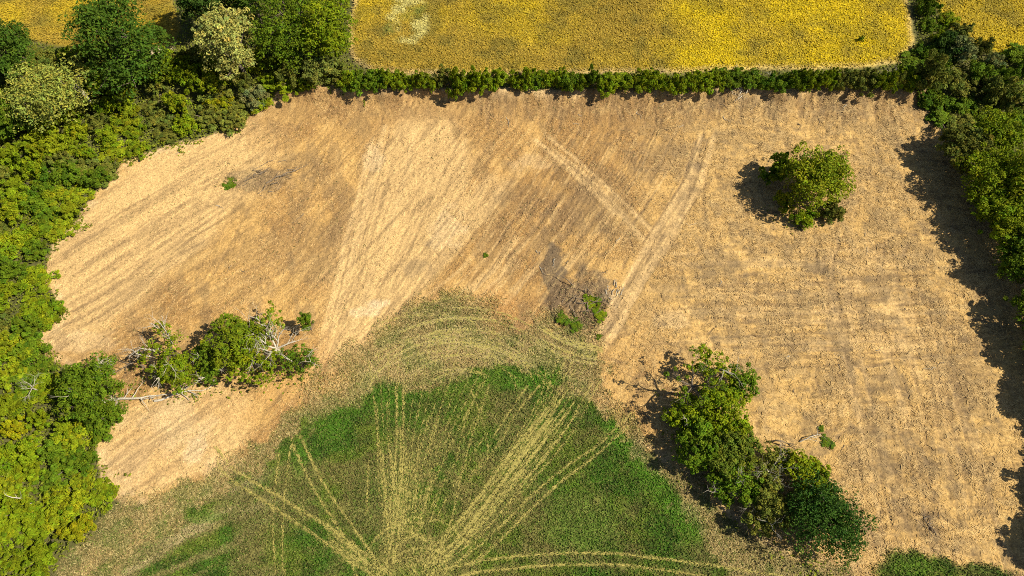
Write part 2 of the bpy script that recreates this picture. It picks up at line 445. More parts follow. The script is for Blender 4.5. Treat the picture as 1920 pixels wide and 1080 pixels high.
# mulched (right) half, by distance across the clearing
mul = sstep(-6, 14, XX - (G(1180, 450)[0] + (YY - G(1180, 450)[1]) * .18)) * w_clear
def along(p0, p1, seed, across=.5, ratio=13.0):
    a, b = np.array(G(*p0)), np.array(G(*p1))
    e = (b - a) / np.hypot(*(b - a))
    return fbm((WX * e[0] + WY * e[1]) / ratio, -WX * e[1] + WY * e[0], across, 4, seed, .62)


w_l = 1 - sstep(G(420, 430)[0], G(620, 430)[0], XX)
grain = along((420, 280), (85, 480), 140) * w_l + along((1060, 330), (900, 540), 141) * (1 - w_l) * (1 - mul) + (.6 * along((1200, 560), (1800, 555), 142, .5, 6) + .4 * along((1540, 420), (1640, 900), 143, .5, 6)) * mul
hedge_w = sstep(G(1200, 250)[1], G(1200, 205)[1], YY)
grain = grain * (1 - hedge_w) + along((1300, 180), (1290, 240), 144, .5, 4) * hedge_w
tan = mix(C(.55, .342, .122)[None, None], C(.39, .228, .082)[None, None], sstep(.38, .62, n_big * .55 + n_mid * .45))
tan = mix(tan, C(.58, .385, .145)[None, None], mul * .65)
tan = mix(tan, C(.66, .452, .205)[None, None], np.clip(lite * 1.4, 0, 1.0) * .85)
tan = mix(tan, C(.19, .125, .07)[None, None], np.clip(dark * 1.25, 0, 1) * .8)
tan = mix(tan, C(.72, .58, .37)[None, None], pale * .8)
tan = mix(tan, C(.47, .255, .09)[None, None], rust * .75)
tan = mix(tan, C(.135, .105, .075)[None, None], np.clip(grey * 1.25, 0, 1) * .85)
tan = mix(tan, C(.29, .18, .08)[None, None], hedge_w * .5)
tan = mix(tan, C(.68, .52, .30)[None, None], sstep(2.2, .2, sd_clear) * sstep(.4, .6, fbm(XX, YY, 1.6, 3, 122)) * .55)
tan = mix(tan, C(.70, .49, .235)[None, None], np.clip(mark, 0, 1) * .55)
tan = tan * (.86 + .28 * n_fine)[..., None]
tan = mix(tan, C(.19, .125, .065)[None, None], sstep(.50, .72, grain) * (.40 + .25 * mul))
tan = mix(tan, C(.69, .48, .205)[None, None], sstep(.48, .30, grain) * (.30 + .2 * mul))
tan = mix(tan, C(.24, .18, .105)[None, None], mul * sstep(.5, .7, n_sm) * .4)
tan = mix(tan, C(.20, .145, .085)[None, None], mul * sstep(.5, .66, fbm(XX, YY, 2.6, 4, 120)) * .42)
tan = mix(tan, C(.22, .15, .08)[None, None], (1 - mul) * sstep(.52, .68, fbm(XX * 1.0 + YY * .25, YY * .45, 2.0, 4, 121)) * .4 * (1 - np.clip(lite, 0, 1)))

dry = mix(C(.35, .255, .105)[None, None], C(.24, .185, .07)[None, None], sstep(.3, .7, n_mid))
dry = mix(dry, C(.15, .17, .045)[None, None], sstep(.5, .68, fbm(XX, YY, 2.2, 4, 105)) * .7)
dry = mix(dry, C(.55, .45, .22)[None, None], arc * .7)
dry = mix(dry, tan, np.clip(1.2 * rust + grey * .5, 0, 1) * .6)

leftness = sstep(G(560, 900)[0], G(380, 950)[0], XX)
# dry mowing swaths running down to the left in the lower left meadow
ang = math.radians(28)
u = XX * math.cos(ang) + YY * math.sin(ang)
v = -XX * math.sin(ang) + YY * math.cos(ang)
sw = fbm(u / 7.0, v, 1.5, 3, 106)
grn = mix(C(.056, .125, .012)[None, None], C(.120, .165, .022)[None, None], sstep(.38, .62, n_mid))
grn = mix(grn, C(.03, .06, .010)[None, None], sstep(.5, .7, n_sm) * .7)
grn = mix(grn, C(.20, .165, .06)[None, None], sstep(.48, .66, fbm(XX, YY, 5, 4, 107)) * .6)
grn = mix(grn, C(.25, .21, .085)[None, None], leftness * sstep(.40, .62, sw) * .85)
grn = mix(grn, C(.40, .33, .17)[None, None], leftness * sstep(.62, .74, sw) * .7)
fan = np.exp(-((XX - G(870, 900)[0]) / 11) ** 2) * sstep(G(870, 760)[1] + 4, G(870, 880)[1], YY)
grn = mix(grn, C(.24, .21, .065)[None, None], fan * sstep(.40, .62, n_sm) * .6)
grn = grn * (.75 + .5 * n_fine)[..., None]
dry = mix(dry, C(.085, .16, .022)[None, None], verge * (sd_green < 0) * .8)
grn = mix(grn, C(.085, .21, .014)[None, None], verge * .85)
grn = mix(grn, C(.31, .27, .08)[None, None], np.clip(trk * 1.15, 0, 1) * .85)

cn = fbm(XX, YY, 12, 4, 108)
goldness = np.clip(.05 + .8 * sstep(G(900, 60)[0], G(1700, 60)[0], XX) + (cn - .5) * 2.2 - .15 * sstep(0, 6, 8 - sd_cm) * 0, 0, 1)
crop = mix(C(.37, .262, .034)[None, None], C(.60, .455, .008)[None, None], goldness)
crop = mix(crop, C(.20, .165, .03)[None, None], sstep(.48, .68, fbm(XX, YY, 3.0, 4, 109)) * .7 * (1 - goldness * .5))
crop = mix(crop, C(.62, .47, .26)[None, None], sstep(-1.5, 0, -sd_cm) * (sd_cm > -3) * .55)
lod = np.zeros_like(XX)
for b in [(770, 25, 34, 26, .9, 81), (740, 60, 20, 22, .8, 82), (790, 60, 18, 26, .8, 83), (760, 92, 26, 8, .7, 84)]:
    blob(lod, *b)
lodn = fbm(XX, YY, 2.0, 3, 110)
crop = mix(crop, C(.50, .46, .15)[None, None], lod * sstep(.36, .52, lodn) * .8)
crop = mix(crop, C(.15, .20, .04)[None, None], lod * sstep(.45, .3, lodn) * .8)
path(lod, [(775, -6), (748, 30), (730, 58), (742, 80), (768, 92), (796, 76), (800, 45), (808, 12)], .9, .9, .9)
crop = mix(crop, C(.60, .55, .20)[None, None], np.clip(lod - .3, 0, 1) * sstep(.44, .56, lodn))
crop = crop * (.8 + .4 * n_fine)[..., None]
crop = crop * (.78 + .44 * along((800, 60), (1600, 75), 150, .6, 7))[..., None]

floor_ = mix(C(.13, .12, .045)[None, None], C(.075, .085, .025)[None, None], n_mid)
floor_ = mix(floor_, C(.62, .50, .33)[None, None], pale * .9)

col = floor_
col = mix(col, crop, w_crop)
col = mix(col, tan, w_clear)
w_dry_eff = np.clip(w_dry * 1.0, 0, 1) * np.maximum(w_clear, sstep(-1.5, .5, sd_dry))
col = mix(col, dry, w_dry_eff * (.35 + .65 * sstep(-.5, 4, sd_dry + (n_mid - .5) * 6)))
col = mix(col, grn, w_green)
outer = mix(C(.07, .085, .022)[None, None], C(.12, .11, .04)[None, None], n_big)
COLR = np.clip(col, 0.005, 0.9)

# --- height of the land
bank = sstep(0, 2.4, YY - (G(1200, 196)[1] + (fbm(XX, YY, 5, 3, 202) - .5) * 3)) * 1.5
mound = np.zeros_like(XX)
blob(mound, 1092, 566, 58, 40, .6, 203)
blob(mound, 490, 337, 70, 16, .5, 204)
bank = bank + mound * (.35 + 1.1 * (fbm(XX, YY, 1.3, 4, 205) - .3))
H = (fbm(XX, YY, 22, 3, 201) - .5) * .8 + bank
H = H + w_clear * (1 - w_dry_eff) * ((n_mid - .5) * .28 + (n_sm - .5) * (.10 + .05 * mul) + (n_fine - .5) * (.08 + .05 * mul))
H = H - (grain - .5) * (.13 + .2 * mul) * w_clear * (1 - w_dry_eff)
H = H - np.clip(dark, 0, 1) * .16 * w_clear - trk * .05 * w_green + grey * .15 * n_sm
H = H + w_green * (n_fine - .5) * .10 + w_crop * (.3 + (n_fine - .5) * .2)
edge = np.minimum(np.minimum(XX - xf[0], xf[-1] - XX), np.minimum(YY - yf[0], yf[-1] - YY))
H = H * sstep(0, 6, edge)


def sample(arr, x, y):
    fx = np.interp(x, xf, np.arange(NX))
    fy = np.interp(y, yf, np.arange(NY))
    i, j = np.minimum(fx.astype(int), NX - 2), np.minimum(fy.astype(int), NY - 2)
    tx, ty = fx - i, fy - j
    if arr.ndim == 3:
        tx, ty = tx[..., None], ty[..., None]
    return (arr[j, i] * (1 - tx) + arr[j, i + 1] * tx) * (1 - ty) + (arr[j + 1, i] * (1 - tx) + arr[j + 1, i + 1] * tx) * ty


def gz(x, y):
    return float(sample(H, np.array([x]), np.array([y]))[0])


# ------------------------------------------------------------------ materials
def new_mat(name):
    m = bpy.data.materials.new(name)
    m.use_nodes = True
    nt = m.node_tree
    b = nt.nodes["Principled BSDF"]
    return m, nt, b


def noise_node(nt, scale, detail=4, rough=.6, coord=None):
    n = nt.nodes.new("ShaderNodeTexNoise")
    n.inputs["Scale"].default_value = scale
    n.inputs["Detail"].default_value = detail
    n.inputs["Roughness"].default_value = rough
    nt.links.new(coord, n.inputs["Vector"])
    return n


def land_material(name, fine, bump_d, lo=.72, hi=1.3):
    m, nt, b = new_mat(name)
    L = nt.links.new
    att = nt.nodes.new("ShaderNodeAttribute")
    att.attribute_name = "col"
    tc = nt.nodes.new("ShaderNodeTexCoord")
    n1 = noise_node(nt, fine, 5, .75, tc.outputs["Object"])
    r = nt.nodes.new("ShaderNodeMapRange")
    r.inputs["From Min"].default_value = .3
    r.inputs["From Max"].default_value = .7
    r.inputs["To Min"].default_value = lo
    r.inputs["To Max"].default_value = hi
    L(n1.outputs["Fac"], r.inputs["Value"])
    mx = nt.nodes.new("ShaderNodeMix")
    mx.data_type = 'RGBA'
    mx.blend_type = 'MULTIPLY'
    mx.inputs["Factor"].default_value = 1
    L(att.outputs["Color"], mx.inputs["A"])
    L(r.outputs["Result"], mx.inputs["B"])
    L(mx.outputs["Result"], b.inputs["Base Color"])
    b.inputs["Roughness"].default_value = .95
    b.inputs["Specular IOR Level"].default_value = .15
    bp = nt.nodes.new("ShaderNodeBump")
    bp.inputs["Strength"].default_value = 1
    bp.inputs["Distance"].default_value = bump_d
    L(n1.outputs["Fac"], bp.inputs["Height"])
    L(bp.outputs["Normal"], b.inputs["Normal"])
    return m


M_SOIL = land_material("dry_soil", 3.4, .2, .58, 1.42)
M_TURF = land_material("turf", 4.0, .12, .65, 1.35)
M_CROP = land_material("crop_soil", 3.0, .12, .78, 1.2)
M_EARTH = land_material("earth", 2.0, .12)


def piece_material(name, rough=.85, transl=0.0, tint=False, spec=.2):
    m, nt, b = new_mat(name)
    L = nt.links.new
    att = nt.nodes.new("ShaderNodeAttribute")
    att.attribute_name = "col"
    src = att.outputs["Color"]
    if tint:
        oi = nt.nodes.new("ShaderNodeObjectInfo")
        mx = nt.nodes.new("ShaderNodeMix")
        mx.data_type = 'RGBA'
        mx.blend_type = 'MULTIPLY'
        mx.inputs["Factor"].default_value = 1
        L(src, mx.inputs["A"])
        L(oi.outputs["Color"], mx.inputs["B"])
        src = mx.outputs["Result"]
    L(src, b.inputs["Base Color"])
    b.inputs["Roughness"].default_value = rough
    b.inputs["Specular IOR Level"].default_value = spec
    if transl:
        t = nt.nodes.new("ShaderNodeBsdfTranslucent")
        L(src, t.inputs["Color"])
        ms = nt.nodes.new("ShaderNodeMixShader")
        ms.inputs[0].default_value = transl
        L(b.outputs[0], ms.inputs[1])
        L(t.outputs[0], ms.inputs[2])
        L(ms.outputs[0], nt.nodes["Material Output"].inputs["Surface"])
    return m


M_LEAF = piece_material("leaf", .7, .25, True, .12)
M_STRAW = piece_material("straw", .8, 0, False, .2)
M_BLADE = piece_material("grass_blade", .7, .15, False, .2)


def bark_material(name, c1, c2, scale=6):
    m, nt, b = new_mat(name)
    L = nt.links.new
    tc = nt.nodes.new("ShaderNodeTexCoord")
    n = noise_node(nt, scale, 5, .7, tc.outputs["Object"])
    cr = nt.nodes.new("ShaderNodeValToRGB")
    cr.color_ramp.elements[0].position = .35
    cr.color_ramp.elements[0].color = (*c1, 1)
    cr.color_ramp.elements[1].position = .65
    cr.color_ramp.elements[1].color = (*c2, 1)
    L(n.outputs["Fac"], cr.inputs["Fac"])
    L(cr.outputs["Color"], b.inputs["Base Color"])
    b.inputs["Roughness"].default_value = .9
    bp = nt.nodes.new("ShaderNodeBump")
    bp.inputs["Distance"].default_value = .05
    L(n.outputs["Fac"], bp.inputs["Height"])
    L(bp.outputs["Normal"], b.inputs["Normal"])
    return m


M_BARK = bark_material("grey_brown_bark", (.09, .07, .05), (.20, .165, .125))
M_DEAD = bark_material("bleached_wood", (.36, .32, .26), (.66, .61, .51))
M_GREYWOOD = bark_material("weathered_grey_wood", (.28, .25, .20), (.48, .44, .36))
M_DEADBR = bark_material("dry_brown_wood", (.13, .10, .07), (.30, .23, .155))


# ------------------------------------------------------------------ mesh helpers
def make_mesh(name, verts, quads=None, tris=None, cols=None, mat=None, smooth=False):
    me = bpy.data.meshes.new(name)
    verts = np.asarray(verts, np.float32)
    me.vertices.add(len(verts))
    me.vertices.foreach_set("co", verts.ravel())
    parts, starts, s = [], [], 0
    for f in (quads, tris):
        if f is None or len(f) == 0:
            continue
        f = np.asarray(f, np.int32)
        parts.append(f.ravel())
        starts.append(s + np.arange(len(f), dtype=np.int32) * f.shape[1])
        s += f.size
    loops = np.concatenate(parts)
    st = np.concatenate(starts)
    me.loops.add(len(loops))
    me.loops.foreach_set("vertex_index", loops)
    me.polygons.add(len(st))
    me.polygons.foreach_set("loop_start", st)
    me.update(calc_edges=True)
    me.polygons.foreach_set("use_smooth", np.full(len(st), smooth, bool))
    if cols is not None:
        a = me.attributes.new("col", 'FLOAT_COLOR', 'POINT')
        c4 = np.ones((len(verts), 4), np.float32)
        c4[:, :3] = cols
        a.data.foreach_set("color", c4.ravel())
    if mat:
        me.materials.append(mat)
    return me


def link(name, data, parent=None, loc=(0, 0, 0), rotz=0.0, scale=1.0):
    o = bpy.data.objects.new(name, data)
    COL.objects.link(o)
    o.location = loc
    o.rotation_euler = (0, 0, rotz)
    o.scale = scale if isinstance(scale, tuple) else (scale,) * 3
    o.parent = parent
    return o


def tag(o, label, cat, group=None, kind=None):
    o["label"] = label
    o["category"] = cat
    if group:
        o["group"] = group
    if kind:
        o["kind"] = kind
    return o


# ------------------------------------------------------------------ the land as meshes, one for each kind of ground
def growing(a, step, ratio, end):
    out, v = [], a
    while abs(v) < end:
        v += step
        step *= ratio
        out.append(v)
    return out


xs = np.array(growing(xf[0], -1.0, 1.55, 4000)[::-1] + list(xf) + growing(xf[-1], 1.0, 1.55, 4000))
ys = np.array(growing(yf[0], -1.0, 1.55, 4000)[::-1] + list(yf) + growing(yf[-1], 1.0, 1.55, 4000))
ox, oy = int(np.searchsorted(xs, xf[0])), int(np.searchsorted(ys, yf[0]))
BX, BY = np.meshgrid(xs, ys)
BH = np.zeros(BX.shape)
BC = np.zeros(BX.shape + (3,))
ci = np.clip(np.arange(len(xs)) - ox, 0, NX - 1)
cj = np.clip(np.arange(len(ys)) - oy, 0, NY - 1)
BC[:] = COLR[np.ix_(cj, ci)]
BH[:] = H[np.ix_(cj, ci)]
vid = np.arange(BX.size).reshape(BX.shape)
faces = np.stack([vid[:-1, :-1], vid[:-1, 1:], vid[1:, 1:], vid[1:, :-1]], -1).reshape(-1, 4)
Z = np.zeros((NY, NX), np.int8)           # 0 earth, 1 cleared, 2 meadow, 3 4 5 crops
Z[sd_clear > 0] = 1
Z[(sd_cm > 0)] = 3
Z[(sd_cr > 0)] = 4
Z[(sd_cl > 0)] = 5
Z[(sd_dry > 0.6) & (w_dry_eff > .45)] = 2
Z[(sd_green > 0) | (sd_green2 > 0)] = 2
BZ = Z[np.ix_(cj, ci)]
fz = BZ[:-1, :-1].reshape(-1)
bverts = np.stack([BX, BY, BH], -1).reshape(-1, 3)
bcols = BC.reshape(-1, 3)
for zid, nm, mt, lab, cat in [
    (0, "ground", M_EARTH, "dark weedy earth under the scrub and trees around the clearing", "ground"),
    (1, "cleared_ground", M_SOIL, "bare tan soil of the cleared land, scraped and streaked", "ground"),
    (2, "meadow", M_TURF, "green and straw coloured meadow with fanning wheel tracks", "meadow"),
    (3, "crop_field", M_CROP, "wide golden yellow crop field behind the hedge", "field"),
    (4, "crop_field", M_CROP, "bright yellow crop field corner at the upper right", "field"),
    (5, "crop_field", M_CROP, "golden crop field behind the trees at the upper left", "field"),
]:
    f = faces[fz == zid]
    used, inv = np.unique(f.ravel(), return_inverse=True)
    me = make_mesh(nm, bverts[used], quads=inv.reshape(-1, 4), cols=bcols[used], mat=mt, smooth=True)
    tag(link(nm, me), lab, cat, kind="structure")


# ------------------------------------------------------------------ scattered stuff: mulch, straw, grass, crop plants
def rot_frame(n, az, tilt):
    """unit vectors: along, across, up for pieces lying at azimuth az, pitched by tilt"""
    al = np.stack([np.cos(az) * np.cos(tilt), np.sin(az) * np.cos(tilt), np.sin(tilt)], 1)
    ac = np.stack([-np.sin(az), np.cos(az), np.zeros(n)], 1)
    up = np.cross(al, ac)
    return al, ac, up


def scatter(n, weight, seed, x0=-106, x1=106, y0=-1, y1=121, wedge=True):
    r = np.random.default_rng(seed)
    out = []
    got = 0
    while got < n:
        x = r.uniform(x0, x1, n * 2)
        y = r.uniform(y0, y1, n * 2)
        w = sample(weight, x, y)
        k = r.random(n * 2) < w
        if wedge:                                  # only ground the photograph shows, with a margin round it
            k &= np.abs(x) < 66 + 8 + y * .33
        out.append(np.stack([x[k], y[k]], 1))
        got += k.sum()
    return np.concatenate(out)[:n], r


def strips(pts, r, lmin, lmax, wmin, wmax, az, cols, lift=.03, tilt_sd=.12, thick=.5):
    """little roof-shaped slivers"""
    n = len(pts)
    z = sample(H, pts[:, 0], pts[:, 1]) + lift
    c = np.stack([pts[:, 0], pts[:, 1], z], 1)
    l = r.uniform(lmin, lmax, n)[:, None] * .5
    w = r.uniform(wmin, wmax, n)[:, None] * .5
    al, ac, up = rot_frame(n, az, r.normal(0, tilt_sd, n))
    bend = ac * (r.normal(0, .18, n)[:, None] * l)
    v = np.stack([c - al * l - ac * w + bend, c - al * l * .9 + up * w * thick + bend, c - al * l + ac * w + bend,
                  c + al * l - ac * w + bend, c + al * l * .9 + up * w * thick + bend, c + al * l + ac * w + bend], 1).reshape(-1, 3)
    b = (np.arange(n) * 6)[:, None]
    q = np.concatenate([b + np.array([[0, 3, 4, 1]]), b + np.array([[1, 4, 5, 2]])], 0)
    return v, q, np.repeat(cols, 6, 0)


bare = w_clear * (1 - np.clip(w_dry_eff, 0, 1)) * (1 - w_green)
mulw = bare * (.03 + .97 * mul) * (1 - .8 * np.clip(lite, 0, 1)) * (1 - .8 * np.clip(mark, 0, 1)) * (.12 + .88 * sstep(.38, .6, n_mid)) * (.3 + .7 * sstep(.62, .42, grain)) * (1 - .85 * np.clip(dark * 1.4, 0, 1)) * (1 - .7 * grey)
pts, r = scatter(68000, mulw, 301)
base = sample(COLR, pts[:, 0], pts[:, 1])
k = r.random(len(pts))[:, None]
lightc = C(.72, .52, .24) * r.uniform(.75, 1.2, (len(pts), 1))
darkc = C(.28, .175, .075) * r.uniform(.6, 1.4, (len(pts), 1))
cc = np.where(k < .44, base * .55 + lightc * .45, np.where(k < .72, base * r.uniform(.8, 1.25, (len(pts), 1)), base * .6 + darkc * .3))
az = np.where(r.random(len(pts)) < .5, r.normal(0, .55, len(pts)), r.uniform(0, np.pi, len(pts)))
v, q, c_ = strips(pts, r, .25, .9, .04, .10, az, cc, .035, .09)
tag(link("wood_mulch", make_mesh("wood_mulch", v, quads=q, cols=c_, mat=M_STRAW)),
    "straw coloured shredded wood mulch strewn over the cleared land", "mulch", kind="stuff")

# crumbs of soil, roots and stalks on the bare half
pts, r = scatter(30000, bare * (1 - mul) * (.15 + .85 * sstep(.42, .62, n_mid)) * (1 - .6 * np.clip(lite, 0, 1)), 308)
base = sample(COLR, pts[:, 0], pts[:, 1])
k = r.random((len(pts), 1))
cc = np.where(k < .45, base * .6 + C(.14, .09, .05) * .4, np.where(k < .7, base * .6 + C(.70, .50, .24) * .4, base)) * r.uniform(.75, 1.2, (len(pts), 1))
az = np.where(r.random(len(pts)) < .6, r.normal(.95, .4, len(pts)), r.uniform(0, np.pi, len(pts)))
v, q, c_ = strips(pts, r, .12, .5, .05, .12, az, cc, .02, .08, .8)
tag(link("soil_crumbs", make_mesh("soil_crumbs", v, quads=q, cols=c_, mat=M_STRAW)),
    "crumbs of soil and broken roots on the bare streaked half", "soil crumbs", kind="stuff")

# straw and dry stalks on the half cleared grass
dryw = np.clip(w_dry_eff * (1 - w_green) * .8 + bare * (1 - mul) * .035 * sstep(.4, .65, n_mid), 0, 1)
pts, r = scatter(28000, dryw, 302)
base = sample(COLR, pts[:, 0], pts[:, 1])
k = r.random(len(pts))[:, None]
cc = np.where(k < .45, base * .5 + C(.55, .45, .20) * .5, np.where(k < .75, base, base * .35 + C(.09, .11, .03) * .65)) * r.uniform(.75, 1.2, (len(pts), 1))
v, q, c_ = strips(pts, r, .2, .6, .05, .12, r.uniform(0, np.pi, len(pts)), cc, .05, .3)
tag(link("straw_litter", make_mesh("straw_litter", v, quads=q, cols=c_, mat=M_STRAW)),
    "dry straw and stalks lying between meadow and bare soil", "straw", kind="stuff")


def tufts(pts, r, blades, length, width, lean, cols, lift=0.0, jitter=.12, vary=.3):
    """leaning blades, two triangles folded along the middle"""
    n = len(pts)
    V, Cc = [], []
    for b in range(blades):
        x = pts[:, 0] + r.normal(0, jitter, n)
        y = pts[:, 1] + r.normal(0, jitter, n)
        z = sample(H, x, y) + lift
        az = r.uniform(0, 2 * np.pi, n)
        le = r.uniform(*lean, n)
        l = r.uniform(*length, n)[:, None]
        w = r.uniform(*width, n)[:, None]
        al = np.stack([np.cos(az) * np.sin(le), np.sin(az) * np.sin(le), np.cos(le)], 1)
        ac = np.stack([-np.sin(az), np.cos(az), np.zeros(n)], 1)
        p = np.stack([x, y, z], 1)
        tip = p + al * l
        tip[:, 2] -= .15 * l[:, 0] * np.sin(le)
        mid = p + al * l * .5
        V.append(np.stack([p, mid + ac * w, tip, mid - ac * w], 1))
        Cc.append(cols * r.uniform(1 - vary, 1 + vary, (n, 1)))
    V = np.concatenate(V).reshape(-1, 3)
    q = np.arange(len(V)).reshape(-1, 4)
    return V, q, np.repeat(np.concatenate(Cc), 4, 0)


gw = np.clip(w_green + .35 * w_dry_eff * (1 - w_green) + .8 * verge * w_clear, 0, 1) * (1 - .85 * np.clip(trk * 1.3, 0, 1))
pts, r = scatter(56000, gw, 303, y1=70)
base = sample(COLR, pts[:, 0], pts[:, 1])
k = r.random((len(pts), 1))
cc = np.where(k < .5, base, np.where(k < .72, base * .5 + C(.08, .18, .010) * .5, base * .7 + C(.30, .25, .08) * .3))
v, q, c_ = tufts(pts, r, 2, (.25, .5), (.05, .10), (.5, 1.3), cc)
tag(link("meadow_grass", make_mesh("meadow_grass", v, quads=q, cols=c_, mat=M_BLADE)),
    "short green and straw coloured meadow grass around the wheel tracks", "grass", kind="stuff")

r = np.random.default_rng(304)
P_, A_, S_ = [], [], []
for line, w, st in TRACK_LINES:
    seg = np.diff(line, axis=0)
    ln = np.hypot(seg[:, 0], seg[:, 1])
    n = int(ln.sum() * (7 + 15 * st) * (w / .16) ** .7)
    k = r.choice(len(seg), n, p=ln / ln.sum())
    t = r.random((n, 1))
    az = np.arctan2(seg[k, 1], seg[k, 0])
    off = r.normal(0, w * .42 + .02, n)
    P_.append(line[k] + seg[k] * t + np.stack([-np.sin(az) * off, np.cos(az) * off], 1))
    A_.append(az + r.normal(0, .35, n))
    S_.append(np.full(n, st))
pts, az, st = np.concatenate(P_), np.concatenate(A_), np.concatenate(S_)
keep = (pts[:, 1] > 0) & (r.random(len(pts)) < .45 + 1.2 * fbm(pts[:, 0], pts[:, 1], 1.5, 3, 133) * st)
pts, az = pts[keep], az[keep]
base = sample(COLR, pts[:, 0], pts[:, 1])
k = r.random((len(pts), 1))
cc = np.where(k < .75, C(.41, .355, .10), base) * r.uniform(.7, 1.2, (len(pts), 1))
v, q, c_ = strips(pts, r, .2, .5, .04, .07, az, cc, .10, .08, .3)
tag(link("flattened_straw", make_mesh("flattened_straw", v, quads=q, cols=c_, mat=M_STRAW)),
    "yellow flattened straw pressed down along the wheel tracks", "straw", kind="stuff")

for nm_w, n, seed, lab in [(np.clip(sd_cm, 0, 1), 66000, 305, "ripe yellow crop plants of the wide field behind the hedge"),
                           (np.clip(sd_cr, 0, 1), 13000, 306, "ripe yellow crop plants in the upper right corner field"),
                           (np.clip(sd_cl, 0, 1), 12000, 307, "ripe yellow crop plants behind the trees at the upper left")]:
    pts, r = scatter(n, nm_w, seed, y0=60)
    base = sample(COLR, pts[:, 0], pts[:, 1])
    k = r.random((len(pts), 1))
    cc = np.where(k < .72, base * 1.05, np.where(k < .86, base * .6 + C(.09, .11, .015) * .4, base * .6 + C(.30, .20, .03) * .4))
    v, q, c_ = tufts(pts, r, 2, (.28, .5), (.08, .15), (.85, 1.45), cc, .05, .2, .16)
    tag(link("crop_plants", make_mesh("crop_plants", v, quads=q, cols=c_, mat=M_BLADE)), lab, "crop", kind="stuff")


# ------------------------------------------------------------------ plants
def leaves(centres, normals, r, size, cols, aspect=.55):
    """folded diamond leaves"""
    n = len(centres)
    nr = normals / (np.linalg.norm(normals, axis=1, keepdims=True) + 1e-9)
    t = r.normal(0, 1, (n, 3))
    a = np.cross(nr, t)
    a /= np.linalg.norm(a, axis=1, keepdims=True) + 1e-9
    b = np.cross(nr, a)
    s = (size * r.uniform(.65, 1.35, n))[:, None] * .5
    fold = nr * s * .18
    v = np.stack([centres - a * s - fold, centres + b * s * aspect + fold, centres + a * s - fold, centres - b * s * aspect + fold], 1).reshape(-1, 3)
    return v, np.arange(n * 4).reshape(-1, 4), np.repeat(cols, 4, 0)


def clump_leaves(cl, rad, r, per, size, var=.3, up=.45, hue=.07, squash=.8):
    """leaves on the shells of clumps; colours are variation about white (tinted by the object's own colour)"""
    nC = len(cl)
    idx = np.repeat(np.arange(nC), per)
    n = len(idx)
    d = r.normal(0, 1, (n, 3))
    d /= np.linalg.norm(d, axis=1, keepdims=True)
    d[:, 2] = np.where(d[:, 2] < -.35, -d[:, 2], d[:, 2])
    rr = rad[idx] * r.uniform(.45, 1.0, n) ** .6
    c = cl[idx] + d * rr[:, None] * np.array([1, 1, squash])
    nrm = d * .8 + np.array([0, 0, up]) + r.normal(0, .36, (n, 3))
    cb = 1 + r.normal(0, var * .6, nC)[idx]
    lb = 1 + r.normal(0, var * .6, n)
    br = np.clip(cb * lb, .35, 2.0)
    hs = (r.normal(0, hue, nC)[idx] + r.normal(0, hue * .7, n))
    cols = np.stack([br * (1 + hs * 1.3), br, br * (1 - hs * .6)], 1)
    return leaves(c, nrm, r, np.full(n, size), np.clip(cols, .1, 3))


class MB:
    def __init__(self):
        self.v, self.q, self.n = [], [], 0

    def tube(self, pts, radii, sides=5):
        pts = np.asarray(pts, float)
        k = len(pts)
        t = np.gradient(pts, axis=0)
        t /= np.linalg.norm(t, axis=1, keepdims=True) + 1e-9
        ref = np.where(np.abs(t[:, 2:3]) > .9, np.array([[1., 0, 0]]), np.array([[0, 0, 1.]]))
        a = np.cross(t, ref)
        a /= np.linalg.norm(a, axis=1, keepdims=True) + 1e-9
        b = np.cross(t, a)
        th = np.arange(sides) * 2 * np.pi / sides
        ring = pts[:, None] + np.asarray(radii)[:, None, None] * (np.cos(th)[None, :, None] * a[:, None] + np.sin(th)[None, :, None] * b[:, None])
        self.v.append(ring.reshape(-1, 3))
        i, j = np.meshgrid(np.arange(k - 1), np.arange(sides), indexing='ij')
        o = self.n
        q = np.stack([o + i * sides + j, o + i * sides + (j + 1) % sides, o + (i + 1) * sides + (j + 1) % sides, o + (i + 1) * sides + j], -1).reshape(-1, 4)
        self.q.append(q)
        self.n += k * sides

    def mesh(self, name, mat):
        return make_mesh(name, np.concatenate(self.v), quads=np.concatenate(self.q), mat=mat, smooth=True)


def unit(v):
    return v / (np.linalg.norm(v) + 1e-9)


def limb(mb, r, p, d, L, rad, depth, spread=.75, kids=3, tips=None, droop=0.0, segs=5):
    """a crooked branch that forks into thinner ones"""
    pts, rr = [np.array(p, float)], [rad]
    d = unit(np.array(d, float))
    for s in range(segs):
        d = unit(d + r.normal(0, .16, 3) + np.array([0, 0, -droop]))
        pts.append(pts[-1] + d * L / segs)
        rr.append(rad * (1 - .62 * (s + 1) / segs))
    mb.tube(pts, rr, 5 if depth > 1 else 4)
    if depth <= 0:
        if tips is not None:
            tips.append(pts[-1])
        return
    for k in range(kids):
        i = r.integers(2, segs + 1)
        ax = unit(np.cross(d, r.normal(0, 1, 3)))
        nd = unit(unit(pts[i] - pts[i - 1]) + ax * r.uniform(spread * .6, spread * 1.3))
        limb(mb, r, pts[i], nd, L * r.uniform(.5, .75), rr[i] * .75, depth - 1, spread, kids, tips, droop, max(3, segs - 1))


PAL = {'dark': (.070, .132, .012), 'deep': (.052, .104, .014), 'mid': (.122, .195, .010), 'bright': (.192, .258, .008), 'lime': (.235, .285, .010),
       'yellow': (.305, .315, .008), 'pale': (.40, .40, .115), 'olive': (.165, .185, .028), 'sage': (.22, .245, .085)}


def paint(o, pal, r=None):
    c = PAL[pal] if isinstance(pal, str) else pal
    f = 1.0 if r is None else r.uniform(.85, 1.15)
    o.color = (c[0] * f, c[1] * f, c[2] * f, 1)


